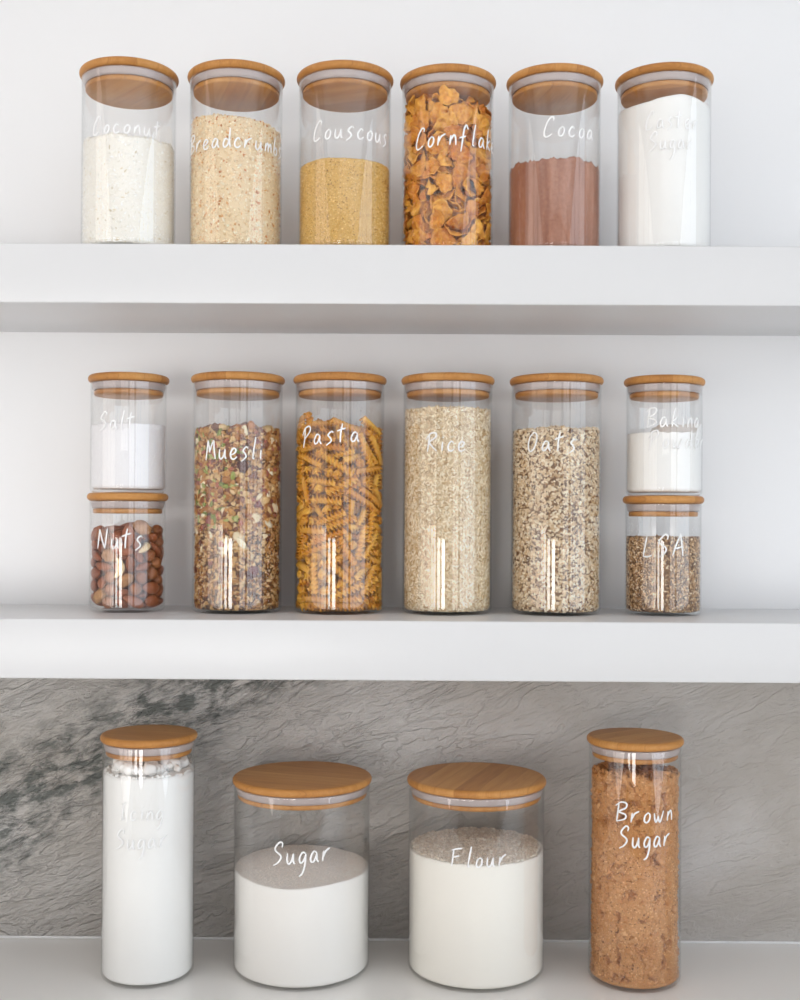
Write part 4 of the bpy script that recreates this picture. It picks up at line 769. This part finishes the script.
jar('medium', *TOP[3], ZT, 'medium glass jar lettered Cornflakes, filled with orange flakes, top shelf', [('Cornflakes', bt(3, 146, 448), -42, 92, .0205, .004)], gT)
jar('medium', *TOP[4], ZT, 'medium glass jar lettered Cocoa, half full of brown powder, top shelf', [('Cocoa', bt(4, 136, 556), -13, 53, .0195, .000)], gT)
jar('medium', *TOP[5], ZT, 'medium glass jar full of white sugar up to its lid, rightmost on the top shelf', [('Caster', bt(5, 128, 664), -22, 44, .018, .0), ('Sugar', bt(5, 149, 664), -18, 36, .018, .0)], gT)
bm = lambda y, x, r=.0465: zat(x, y, DM-r)
MX = [-.1811, -.0717, .0440, .1603]
jar('tall', MX[0], DM, ZM, 'tall glass jar lettered Muesli beside the stack holding nuts', [('Muesli', bm(459, 230), -43, 31, .0215, 0)], gM)
jar('tall', MX[1], DM, ZM, 'tall glass jar lettered Pasta filled with yellow pasta spirals', [('Pasta', bm(445, 335), -52, 25, .0205, .004)], gM)
jar('tall', MX[2], DM, ZM, 'tall glass jar lettered Rice filled with pale grains', [('Rice', bm(451, 445), -26, 22, .0195, 0)], gM)
jar('tall', MX[3], DM, ZM, 'tall glass jar lettered Oats filled with speckled rolled oats', [('Oats', bm(451, 552), -37, 26, .0205, 0)], gM)
SX = [-.2988, .2751]; HS = TYPES['small'][2]
jar('small', SX[0], DM, ZM, 'small glass jar lettered Nuts, lower one of the left stack', [('Nuts', bm(549, 120, .04), -49, 22, .0215, .001)], gS)
jar('small', SX[0]+.0003, DM, ZM+HS, 'small glass jar lettered Salt, on top of the nuts jar', [('Salt', bm(429, 118, .04), -47, 8, .0185, 0)], gS)
jar('small', SX[1], DM, ZM, 'small glass jar lettered LSA, lower one of the right stack', [('LSA', bm(557, 664, .04), -30, 31, .0230, .0015)], gS)
jar('small', SX[1]+.0006, DM, ZM+HS, 'small glass jar of white powder with two lines of lettering, on the LSA jar', [('Baking', bm(427, 664, .04), -25, 60, .0205, 0), ('Powder', bm(448, 664, .04), -22, 80, .019, 0)], gS, tilt=.012)
bb = lambda y, x, r, d: zat(x, y, d-r)
BX = [-.2683, -.1091, .0765, .2408]
jar('tall', BX[0], DBT, ZK, 'tall glass jar full of icing sugar, leftmost on the countertop', [('Icing', bb(820, 140, .0465, DBT), -34, 17, .0175, .000), ('Sugar', bb(849, 140, .0465, DBT), -42, 22, .0195, .001)], gB, 1.35)
jar('wide', BX[1], DBW, ZK, 'wide glass jar lettered Sugar, little over half full, on the countertop', [('Sugar', bb(864, 302, .0705, DBW), -24, 23, .0225, .003)], gB, 1.25)
jar('wide', BX[2], DBW, ZK, 'wide glass jar lettered Flour on the countertop', [('Flour', bb(867, 480, .0705, DBW), -20, 25, .0195, .002)], gB, -.35)
jar('tall', BX[3], DBT, ZK, 'tall glass jar lettered Brown Sugar, rightmost on the countertop', [('Brown', bb(822, 645, .0465, DBT), -22, 50, .0200, .001), ('Sugar', bb(847, 645, .0465, DBT), -19, 46, .0215, .001)], gB, -.9)

# ------------------------------------------------------------------ what is in them
RT, RS, RW = .0476-WALLT-.0002, .0401-WALLT-.0002, .0722-WALLT-.0002
P = lambda *cs: [lin(*c) for c in cs]
def hfun(h, bump, seed, sx=0, sy=0, s=40, s2=0, b2=0):
    def H(x, y):
        v = h+sx*x+sy*y+bump*nz(x, y, 0, s, seed)*1.6
        if b2: v += b2*nz(x, y, 5, s2, seed)
        return v
    return H
TONE = mat_tone('dry_grains'); TONE_M = mat_tone('moist_sugar_grains', .75, .3, 1500, .0004, .5)
TONE_G = mat_tone('smooth_grains', .45, .4, 700, .0002, .2)

# coconut
H = hfun(zat(128, 133, TOP[0][1]-.045)-ZT, .0022, 3, -.03, 0, 60, 400, .0012)
g = Grains(1); g.body(*fill_body(RT-.0009, H), lin(244, 240, 232))
p, nn = g.side(5200, RT-.0008, .0037, H, .0006)
g.put(LONG, p, nn, (.0017, .0006, .00035), P((250,247,240),(244,240,230),(253,251,247),(222,210,186)), [4,4,4,.6], .35)
p, nn = g.top(1500, RT-.002, H); g.put(LONG, p, nn, (.0019, .0007, .0005), P((250,247,240),(244,240,230)), None, .8)
stuff('coconut', g.mesh('coconut', rmax=RT+.0001), TONE, (*TOP[0], ZT), 'fine white shredded coconut in the leftmost jar of the top shelf', 'coconut')
# breadcrumbs
H = hfun(zat(230, 112, TOP[1][1]-.045)-ZT-.002, .002, 5, -.09, .0, 50, 300, .0015)
g = Grains(2); g.body(*fill_body(RT-.0016, H), lin(232, 210, 174))
p, nn = g.side(7500, RT-.0011, .0037, H, .0009)
g.put(CHUNK, p, nn, (.0012, .0008, .0006), P((240,220,186),(234,208,168),(248,236,212),(220,170,112),(200,136,80)), [5,5,4,1.2,.6], .5, .3, .12)
p, nn = g.top(2000, RT-.002, H); g.put(CHUNK, p, nn, (.0015, .001, .0009), P((236,214,178),(226,196,152),(205,150,95)), [5,5,1], .8, .3, .12)
stuff('breadcrumbs', g.mesh('breadcrumbs', rmax=RT+.0001), TONE, (*TOP[1], ZT), 'pale golden breadcrumbs in the jar lettered Breadcrumbs', 'breadcrumbs')
# couscous
H = hfun(zat(345, 157, TOP[2][1]-.045)-ZT, .0006, 7, 0, 0, 40)
g = Grains(3); g.body(*fill_body(RT-.0006, H), lin(214, 172, 96))
p, nn = g.side(15000, RT-.0006, .0037, H, .0004)
g.put(OCT, p, nn, (.00085, .0008, .0006), P((228,190,116),(212,168,88),(242,212,148),(172,124,54)), [4,4,3,1.8], .5)
p, nn = g.top(3500, RT-.001, H, 0); g.put(OCT, p, nn, (.0007, .0006, .0006), P((228,190,116),(216,174,96)), None, .8)
stuff('couscous', g.mesh('couscous', rmax=RT+.0001), TONE, (*TOP[2], ZT), 'yellow couscous half filling the jar lettered Couscous', 'couscous')
# cocoa
def Hc(x, y, h=zat(556, 158, TOP[4][1]-.045)-ZT): return h-.002+.0028*nz(x, y, 0, 90, 2)+.0045*abs(nz(x, y, 3, 230, 2))+.0016*nz(x, y, 3, 700, 2)+.0035*math.exp(-((x-.012)**2+(y+.04)**2)/.00008)+.02*x*0
m, nt, out = newmat('cocoa_powder'); co = coords(nt)
streak = noise_(nt, mapping(nt, co, (90, 90, 7)), 1.0, 3); fine = noise_(nt, co, 350, 4, .6)
f = math_(nt, 'MULTIPLY_ADD', streak, .9, math_(nt, 'MULTIPLY_ADD', fine, .5, -.2))
principled(nt, out, ramp(nt, f, [(.3, lin(142, 92, 72)), (.55, lin(170, 120, 98)), (.75, lin(188, 140, 118))]), .85, .15, fine, .0006, .5)
COCOA = m
stuff('cocoa_powder', mesh('cocoa_powder', *fill_body(RT, Hc, seg=180, nz_side=30, inset=lambda a, z: max(0, .0009*nz(math.cos(a)*.045, math.sin(a)*.045, z, 130, 4)-.0003))), COCOA, (*TOP[4], ZT), 'reddish brown cocoa powder half filling the jar lettered Cocoa', 'cocoa')
# caster sugar
def Hs(x, y, h=zat(664, 97, TOP[5][1]-.045)-ZT): return h+.0028*math.sin((x+.012)*75)+.0006*nz(x, y, 0, 120, 9)
stuff('caster_sugar', mesh('caster_sugar', *fill_body(RT, Hs)), POWDER, (*TOP[5], ZT), 'white sugar with a wavy top filling the rightmost jar of the top shelf', 'sugar')
# salt
def Hsa(x, y, h=zat(128, 423, DM-.038)-ZM-HS): return h+.0012*nz(x, y, 0, 110, 9)+.0005*nz(x, y, 0, 500, 9)
SALT = mat_plain('coarse_white_salt', lin(240, 237, 240), .6, .4, 900, .0005, .55)
g = Grains(31); g.body(*fill_body(RS-.0004, Hsa), lin(238, 236, 238))
p, nn = g.side(2500, RS-.0004, .0037, Hsa, .0003); g.put(OCT, p, nn, (.0006, .0006, .0005), P((248,247,250),(236,233,238)), None, .8)
p, nn = g.top(900, RS-.001, Hsa, 0); g.put(OCT, p, nn, (.0008, .0008, .0008), P((248,247,250),(236,233,238)), None, .8)
stuff('salt', g.mesh('salt', False), mat_tone('salt_grains', .5, .4, 900, .0004, .4, .05), (SX[0]+.0003, DM, ZM+HS), 'white coarse salt in the jar on top of the nuts jar', 'salt')
# baking powder
def Hb(x, y, h=zat(664, 432, DM-.038)-ZM-HS):
    sm = lambda t: max(0, min(1, t))**2*(3-2*max(0, min(1, t)))
    return h+.0105*sm((x*.4+y+.022)*45)*sm((x+.012)*110)+.0014*nz(x, y, 0, 110, 5)*sm((x+.012)*110)+.0005*nz(x, y, 0, 250, 5)
stuff('baking_powder', mesh('baking_powder', *fill_body(RS, Hb)), POWDER, (SX[1]+.0006, DM, ZM+HS), 'white baking powder in the jar on top of the LSA jar', 'baking powder')
# ground seed meal
H = hfun(zat(664, 538, DM-.038)-ZM, .0008, 4, .0, 0, 60)
g = Grains(5); g.body(*fill_body(RS-.001, H), lin(128, 96, 68))
p, nn = g.side(8000, RS-.0008, .0037, H, .0006)
g.put(CHUNK, p, nn, (.0015, .0007, .0006), P((196,158,114),(156,116,78),(220,190,152),(84,56,40),(238,220,192)), [4,3,3,2.4,1.3], .5, .3, .1)
p, nn = g.top(1800, RS-.0012, H, 0); g.put(CHUNK, p, nn, (.0011, .0007, .0006), P((170,134,96),(150,112,76),(206,178,142),(104,72,50)), None, .8, .3, .1)
stuff('seed_meal', g.mesh('seed_meal', rmax=RS+.0001), TONE, (SX[1], DM, ZM), 'brown ground seed and nut meal in the jar lettered LSA', 'seed meal')
# rice
H = hfun(zat(447, 407, DM-.045)-ZM, .0006, 6, 0, 0, 60)
g = Grains(6); g.body(*fill_body(RT-.0014, H, nz_side=80), lin(208, 186, 150))
p, nn = g.side(17000, RT-.0009, .0037, H, .0006)
g.put(LONG, p, nn, (.0024, .0008, .0007), P((234,217,186),(216,190,150),(246,234,212),(184,152,108)), [4,4,3,1.8], .12, .12)
p, nn = g.top(1500, RT-.003, H, 0); g.put(LONG, p, nn, (.0024, .0008, .0007), P((234,217,186),(218,196,158)), None, .15, .12)
stuff('rice', g.mesh('rice', rmax=RT+.0001), TONE_G, (MX[2], DM, ZM), 'cream coloured rice nearly filling the jar lettered Rice', 'rice')
# rolled oats
H = hfun(zat(556, 429, DM-.045)-ZM, .0018, 8, .0, 0, 40, 250, .001)
g = Grains(7); g.body(*fill_body(RT-.0022, H, nz_side=80), lin(132, 100, 70))
DISC = shape_grain(7, 3, .55); DISC = (DISC[0], tri(DISC[1]))
p, nn = g.side(15000, RT-.0013, .0037, H, .0012)
g.put(DISC, p, nn, (.0019, .0013, .0006), P((226,204,172),(212,184,146),(240,226,202),(172,136,98),(112,80,54)), [5,4,4,1.6,1.3], .5, .22, .08)
p, nn = g.top(1400, RT-.003, H, .0006); g.put(DISC, p, nn, (.0028, .0021, .0006), P((226,204,172),(212,184,146),(240,226,202),(150,116,80)), [4,4,3,1], .6, .2, .08)
stuff('rolled_oats', g.mesh('rolled_oats', rmax=RT+.0001), TONE, (MX[3], DM, ZM), 'speckled beige rolled oats in the jar lettered Oats', 'oats')
# muesli
H = hfun(zat(235, 430, DM-.045)-ZM, .003, 9, .0, 0, 60, 160, .002)
g = Grains(8); g.body(*fill_body(RT-.0040, H, nz_side=80), lin(104, 70, 42))
def zone(pp, lo, hi): return (pp[:, 2] >= lo) & (pp[:, 2] < hi)
Hm = H(0, 0)
p, nn = g.side(5200, RT-.0024, .0037, H, .0018)
g.put(DISC, p, nn, (.0024, .0018, .0007), P((206,166,112),(184,136,84),(222,190,144),(140,90,52),(112,66,44)), [4,4,3,2.2,1.3], .5, .28, .1)
p, nn = g.side(3200, RT-.0020, .0037, H, .0014)
k = p[:, 2] < .55*Hm; g.put(CHUNK, p[k], nn[k], (.0014, .0009, .0008), P((206,160,104),(168,110,64),(226,196,150),(96,58,40)), [4,3,2,1.6], .6, .3, .15)
p, nn = g.side(1500, RT-.0030, .45*Hm, H, .002)
g.put(CHUNK, p, nn, (.0036, .0030, .0022), P((196,146,88),(170,116,66),(134,84,60),(176,104,84),(214,180,128)), [4,4,2,1.2,2], .6, .3, .14)
p, nn = g.side(260, RT-.0016, .45*Hm, H, .0008); k = p[:, 0] < .012
g.put(CHUNK, p[k], nn[k], (.0045, .0024, .0010), P((150,156,84),(128,138,70),(178,178,112)), None, .25, .15, .05)
p, nn = g.side(75, RT-.0018, .3*Hm, H, .0008)
g.put(CHUNK, p, nn, (.0058, .0036, .0008), P((240,228,200),(232,214,180)), None, .3, .25, .1)
p, nn = g.side(70, RT-.0042, .2*Hm, H, .001)
g.put(CHUNK, p, nn, (.0052, .0046, .004), P((124,70,66),(150,86,78),(92,52,44)), None, .4, .2, .06)
p, nn = g.top(260, RT-.006, H, .0015)
g.put(CHUNK, p, nn, (.0050, .0040, .0032), P((190,130,84),(160,92,76),(214,186,140),(122,84,70),(150,150,90)), None, .8, .3, .12)
stuff('muesli', g.mesh('muesli', rmax=RT+.0001), TONE, (MX[0], DM, ZM), 'coarse brown muesli with green seeds and pale flakes in the jar lettered Muesli', 'muesli')
# icing sugar with lumps
def Hi(x, y, h=zat(146, 779, DBT-.045)-ZK): return h+.0015*nz(x, y, 0, 120, 9)+.0006*nz(x, y, 0, 400, 9)
def lump(V, F, c, r, seed):
    s = len(V); n = 14; m = 9
    for i in range(m+1):
        th = PI*i/m
        for j in range(n):
            a = 2*PI*j/n; d = Vector((math.sin(th)*math.cos(a), math.sin(th)*math.sin(a), math.cos(th)*.85))
            q = r*(1+.38*noise.noise(d*1.6+Vector((seed*3.3, 0, 0)))+.16*noise.noise(d*4.5+Vector((0, seed*2.1, 0))))
            V.append((c[0]+d.x*q, c[1]+d.y*q, c[2]+d.z*q))
    for i in range(m):
        for j in range(n):
            a, b = s+i*n+j, s+i*n+(j+1) % n; F.append((a, a+n, b+n, b))
V, F = fill_body(RT, Hi); rr = random.Random(5)
for k in range(150):
    a = rr.uniform(0, 2*PI); q = (RT-.009)*math.sqrt(rr.random()); rad = rr.choice([.0025, .003, .004, .005, .0065, .0075]); q = min(q, RT-.003-rad*1.3)
    x, y = q*math.cos(a), q*math.sin(a); hump = .006*(1-(q/RT)**2)+.0030
    lump(V, F, (x, y, Hi(x, y)+rad*.45+hump*rr.random()), rad, k)
for k in range(110):
    a = rr.uniform(0, 2*PI); rad = rr.uniform(.0008, .002); q = RT-rad*1.5
    x, y = q*math.cos(a), q*math.sin(a); lump(V, F, (x, y, Hi(x, y)+rad*.5), rad, k)
stuff('icing_sugar', mesh('icing_sugar', V, F), POWDER, (BX[0], DBT, ZK), 'white icing sugar topped with crumbly lumps in the leftmost countertop jar', 'icing sugar')
# sugar
def Hu(x, y, h=zat(302, 886, DBW-.0715)-ZK): return h-.0015*(x/RW)+.0042*(x*.3+y*.0)/RW+.0065*math.exp(-((x+.01)**2+(y-.03)**2)/.0018)-.0035*math.exp(-((x+.012)**2+(y+.07)**2)/.0016)+.0006*nz(x, y, 0, 90, 1)
SUG = mat_plain('white_sugar', lin(241, 238, 234), .7, .3, 1600, .0004, .35)
g = Grains(14); g.body(*fill_body(RW, Hu, seg=180, rings=34), lin(242, 239, 235))
p, nn = g.top(7000, RW-.001, Hu, 0); g.put(OCT, p, nn, (.0005, .0005, .0004), P((244,238,230),(228,218,208)), None, .8)
stuff('white_sugar', g.mesh('white_sugar', True), mat_tone('sugar_grains', .7, .3, 1600, .0003, .3, .04), (BX[1], DBW, ZK), 'fine white sugar with a sloping top in the wide jar lettered Sugar', 'sugar')
# flour
def Hf(x, y, h=zat(476, 865, DBW-.0715)-ZK): return h+.0042*math.exp(-((x-.012)**2+(y-.02)**2)/.0012)+.0016*nz(x, y, 0, 60, 3)+.0010*nz(x, y, 0, 260, 3)
g = Grains(15); g.body(*fill_body(RW, Hf, seg=180, rings=40), lin(244, 240, 232))
p, nn = g.top(4200, RW-.0035, Hf, .0004); g.put(CHUNK, p, nn, (.0016, .0013, .0011), P((238,230,218),(226,214,198)), None, .8, .35, .12)
stuff('flour', g.mesh('flour', True), mat_tone('flour_powder', .85, .15, 700, .0003, .3, .04), (BX[2], DBW, ZK), 'white flour with a crumbly top in the wide jar lettered Flour', 'flour')
# brown sugar
def Hbr(x, y, h=zat(635, 776, DBT-.045)-ZK-.004): return h+.006*nz(x, y, 0, 75, 21)+.0035*abs(nz(x, y, 0, 220, 22))
def ins(a, z):
    x, y = math.cos(a)*.045, math.sin(a)*.045
    p = Vector((x, y, z)); w = Vector((noise.noise(p*170), noise.noise(p*170+Vector((7, 1, 3))), noise.noise(p*170+Vector((2, 9, 5)))))*.0028
    lowf = noise.noise(p*45+Vector((9, 1, 4)))
    hole = max(0, noise.noise((p+w)*105+Vector((4, 4, 1)))-.27+lowf*.22)
    crack = max(0, 1-abs(noise.noise((p+w*1.6)*58+Vector((1, 7, 3))))*13)*max(0, min(1, (lowf+.02)*4))
    return min(.007, .020*hole+.0045*crack)+.0006+.0011*(1+noise.noise(p*95))+.0009*(1+noise.noise(p*330))+.0004*noise.noise(p*1000)-.0004
g = Grains(16); V, F = fill_body(RT-.0004, Hbr, seg=360, nz_side=300, rings=40, inset=ins); g.body(V, F, lin(200, 146, 92))
V = np.array(V); V = V[V[:, 2] > .0065]; sel = g.rng.choice(len(V)-1, 30000, replace=False)
p = V[sel]; rr2 = np.hypot(p[:, 0], p[:, 1])[:, None]; nn = np.concatenate([p[:, :2]/np.maximum(rr2, 1e-4), 0*rr2], 1); p[:, :2] *= (1-.0005/np.maximum(rr2, .002))
g.put(OCT, p, nn, (.0010, .0009, .0008), P((220,164,110),(196,138,86),(238,190,142),(140,90,50),(112,68,36)), [4,4,3,1.6,.8], .8)
q = V[g.rng.choice(len(V)-1, 2600, replace=False)]; rq = np.hypot(q[:, 0], q[:, 1])[:, None]; nq = np.concatenate([q[:, :2]/np.maximum(rq, 1e-4), 0*rq], 1); q[:, :2] *= (1-.0018/np.maximum(rq, .003))
g.put(CHUNK, q, nq, (.0024, .0020, .0018), P((214,158,106),(196,138,86),(226,176,126)), [4,4,2], .9, .4, .18)
cl = V[g.rng.choice(np.arange(len(V)-360*36, len(V)), 420, replace=False)]; cl[:, :2] *= .9
g.put(CHUNK, cl, np.tile([0, 0, 1.], (len(cl), 1)), (.0032, .0028, .0024), P((150,98,56),(190,134,82),(128,80,46)), None, .8, .35, .15)
m, nt, out = newmat('clumped_brown_sugar'); co = coords(nt); at = N(nt, 'ShaderNodeAttribute', attribute_name='Tone')
moist = noise_(nt, co, 38, 5, .6, .4); fine = noise_(nt, co, 900, 3)
mf = ramp(nt, moist, [(.38, 0.0), (.62, 1.0)])
principled(nt, out, mixc(nt, math_(nt, 'MULTIPLY', mf, .5), at.outputs['Color'], lin(184, 120, 56)), .7, .3, fine, .0005, .5)
stuff('brown_sugar', g.mesh('brown_sugar', rmax=RT+.0001), m, (BX[3], DBT, ZK), 'clumpy golden brown sugar in the jar lettered Brown Sugar', 'brown sugar')

# ------------------------------------------------------------------ pieces one can count
def place(name, meshes, rows, base, label, cat, group, scale=1, skip=None, names=None, grow=1.0):
    protos = {}
    for (k, x, y, z, a, b, c, d) in rows:
        nm, lb, ct, gr = (name, label, cat, group) if names is None else names(k)
        if k not in protos:
            o = obj(nm, meshes[k]); protos[k] = o
        else:
            o = protos[k].copy(); C.objects.link(o)
        o.rotation_mode = 'QUATERNION'; o.location = (base[0]+x*grow, base[1]+y*grow, base[2]+z*grow); o.rotation_quaternion = (a, b, c, d)
        o.scale = scale if isinstance(scale, tuple) else (scale,)*3
        tag(o, lb, ct, gr)
def merged(name, shapes, rows, base, label, cat, mat, scale=(1, 1, 1), grow=1.0):
    V = []; F = []; n = 0
    for (k, x, y, z, a, b, c, d) in rows:
        v, f = shapes[k]; R = np.array(Quaternion((a, b, c, d)).to_matrix()); w = (np.array(v)*np.array(scale))@R.T+np.array((x, y, z))*grow
        V.append(w); F += [tuple(i+n for i in q) for q in f]; n += len(v)
    return stuff(name, mesh(name, np.concatenate(V), F), mat, base, label, cat)
FLOOR = .0042
# pasta
sh = {k: fusilli_mesh(k) for k in range(6)}
PASTA = mat_vary('durum_pasta', lin(214, 138, 20), lin(242, 188, 74), 160, .5, .4, .0003, .4, .35, 900)
ms = {}
for k, (v, f) in sh.items(): ms[k] = mesh('pasta_spiral', v, f); ms[k].materials.append(PASTA)
rows = unpack(PASTA_ROWS); bs = (MX[1], DM, ZM+FLOOR-.001)
place('pasta_spiral', ms, rows[:300], bs, 'yellow fusilli pasta spiral among many in the jar lettered Pasta', 'pasta', 'pasta spirals in the jar', 1.045, grow=1.045)
if len(rows) > 300: merged('pasta_spirals', sh, rows[300:], bs, 'the further yellow fusilli spirals deeper inside the jar lettered Pasta', 'pasta', PASTA, (1.045,)*3, 1.045)
# cornflakes
sh = {k: flake_mesh(k) for k in range(10)}
FLK = mat_vary('toasted_corn', lin(200, 108, 14), lin(250, 188, 76), 210, .45, .45, .0010, .9, .3, 520)
ms = {}
for k, (v, f) in sh.items(): ms[k] = mesh('cornflake', v, f); ms[k].materials.append(FLK)
rows = unpack(FLAKES_ROWS); bs = (*TOP[3], ZT+FLOOR)
place('cornflake', ms, rows[:300], bs, 'crisp orange cornflake among many in the jar lettered Cornflakes', 'cornflake', 'cornflakes in the jar', .93, grow=1.045)
if len(rows) > 300: merged('cornflakes', sh, rows[300:], bs, 'the further orange cornflakes deeper inside the jar lettered Cornflakes', 'cornflakes', FLK, (.93,)*3, 1.045)
# nuts
tp = ['almond']*4+['hazelnut']*2+['cashew', 'walnut']
NM = {'almond': mat_vary('almond_skin', lin(132, 70, 40), lin(172, 100, 60), 260, .5, .4, .0004, .5, .3, 900),
      'hazelnut': mat_vary('hazelnut_skin', lin(118, 62, 36), lin(176, 112, 66), 200, .45, .45, .0003, .4, .2, 700),
      'cashew': mat_plain('cashew_flesh', lin(232, 204, 158), .5, .4, 300, .0003, .3),
      'walnut': mat_vary('walnut_flesh', lin(150, 96, 54), lin(208, 160, 108), 260, .6, .3, .0008, .6, .2, 500)}
sh = {k: nut_mesh(tp[k], k) for k in range(8)}; ms = {}
for k, (v, f) in sh.items():
    v = [Vector(q)*.97 for q in v]
    ms[k] = mesh(tp[k], v, f); ms[k].materials.append(NM[tp[k]])
LB = {'almond': ('brown skinned almond among the nuts in the jar lettered Nuts', 'almonds in the nuts jar'),
      'hazelnut': ('round brown hazelnut among the almonds in the jar lettered Nuts', 'hazelnuts in the nuts jar'),
      'cashew': ('pale curved cashew among the brown nuts in the jar lettered Nuts', 'cashews in the nuts jar'),
      'walnut': ('wrinkled light walnut piece in the jar lettered Nuts', 'walnut pieces in the nuts jar')}
rows = unpack(NUTS_ROWS)
place(None, ms, rows, (SX[0], DM, ZM+FLOOR), None, None, None, 1, None, lambda k: (tp[k], LB[tp[k]][0], 'nut', LB[tp[k]][1]), 1.02)

# ------------------------------------------------------------------ daylight
w = bpy.data.worlds.new('overcast_daylight'); bpy.context.scene.world = w; w.use_nodes = True
nt = w.node_tree; nt.nodes.clear(); out = N(nt, 'ShaderNodeOutputWorld'); bg = N(nt, 'ShaderNodeBackground')
sep = N(nt, 'ShaderNodeSeparateXYZ'); nt.links.new(coords(nt, 'Generated'), sep.inputs[0])
fx = math_(nt, 'MULTIPLY_ADD', sep.outputs[0], .5, .5)
col = ramp(nt, fx, [(.15, (1.0, .96, .92)), (.5, (1.0, .98, .96)), (.85, (.82, .91, 1.0))])
nt.links.new(col, bg.inputs[0])
back = math_(nt, 'MAXIMUM', math_(nt, 'MULTIPLY', sep.outputs[1], -1.0), 0.0)
east = math_(nt, 'MINIMUM', math_(nt, 'MAXIMUM', math_(nt, 'MULTIPLY_ADD', sep.outputs[0], 3.0, -.2), 0.0), 1.0)
ground = math_(nt, 'LESS_THAN', sep.outputs[2], -.005)
base = math_(nt, 'ADD', math_(nt, 'MULTIPLY_ADD', east, 1.5, 2.4), math_(nt, 'MULTIPLY', ground, 1.1))
low = math_(nt, 'MULTIPLY', math_(nt, 'LESS_THAN', sep.outputs[2], -.005), math_(nt, 'LESS_THAN', sep.outputs[0], 0.0))   # sunlit paving outside
nt.links.new(math_(nt, 'MULTIPLY_ADD', math_(nt, 'MULTIPLY', low, math_(nt, 'POWER', back, 6.0)), 18.0, base), bg.inputs[1])
nt.links.new(bg.outputs[0], out.inputs[0])

li = bpy.data.lights.new('added_top_fill', 'AREA'); li.shape = 'RECTANGLE'; li.size = 2.4; li.size_y = .7; li.energy = 4; li.color = (1, .97, .93)  # unseen fill light added under the ceiling to brighten the countertop; no fixture
lo = bpy.data.objects.new('added_top_fill', li); C.objects.link(lo); lo.location = (0, .25, ZC-.02)
# ------------------------------------------------------------------ camera
sc = bpy.context.scene
cd = bpy.data.cameras.new('camera'); cam = bpy.data.objects.new('camera', cd); C.objects.link(cam); sc.camera = cam
cd.sensor_width = 36; cd.lens = 1172.3*36/1000; cd.shift_y = .01287; cd.clip_start = .02
pitch, yaw, roll = .0059, -.0053, .0056
X = Vector((math.cos(yaw), -math.sin(yaw), 0)); Y1 = Vector((math.sin(yaw), math.cos(yaw), 0)); Z1 = Vector((0, 0, 1))
Y = math.cos(pitch)*Y1+math.sin(pitch)*Z1; Z = -math.sin(pitch)*Y1+math.cos(pitch)*Z1
R = math.cos(roll)*X+math.sin(roll)*Z; U = -math.sin(roll)*X+math.cos(roll)*Z
M = Matrix((R, U, -Y)).transposed().to_4x4(); M.translation = Vector((0, 0, CAMZ)); cam.matrix_world = M
sc.view_settings.view_transform = 'Standard'; sc.view_settings.look = 'None'; sc.view_settings.gamma = 1
sc.view_settings.use_curve_mapping = False; sc.view_settings.exposure = -0.79
sc.cycles.transparent_max_bounces = 48; sc.cycles.max_bounces = 10; sc.cycles.diffuse_bounces = 6; sc.cycles.sample_clamp_indirect = 8
sc.cycles.use_denoising = True
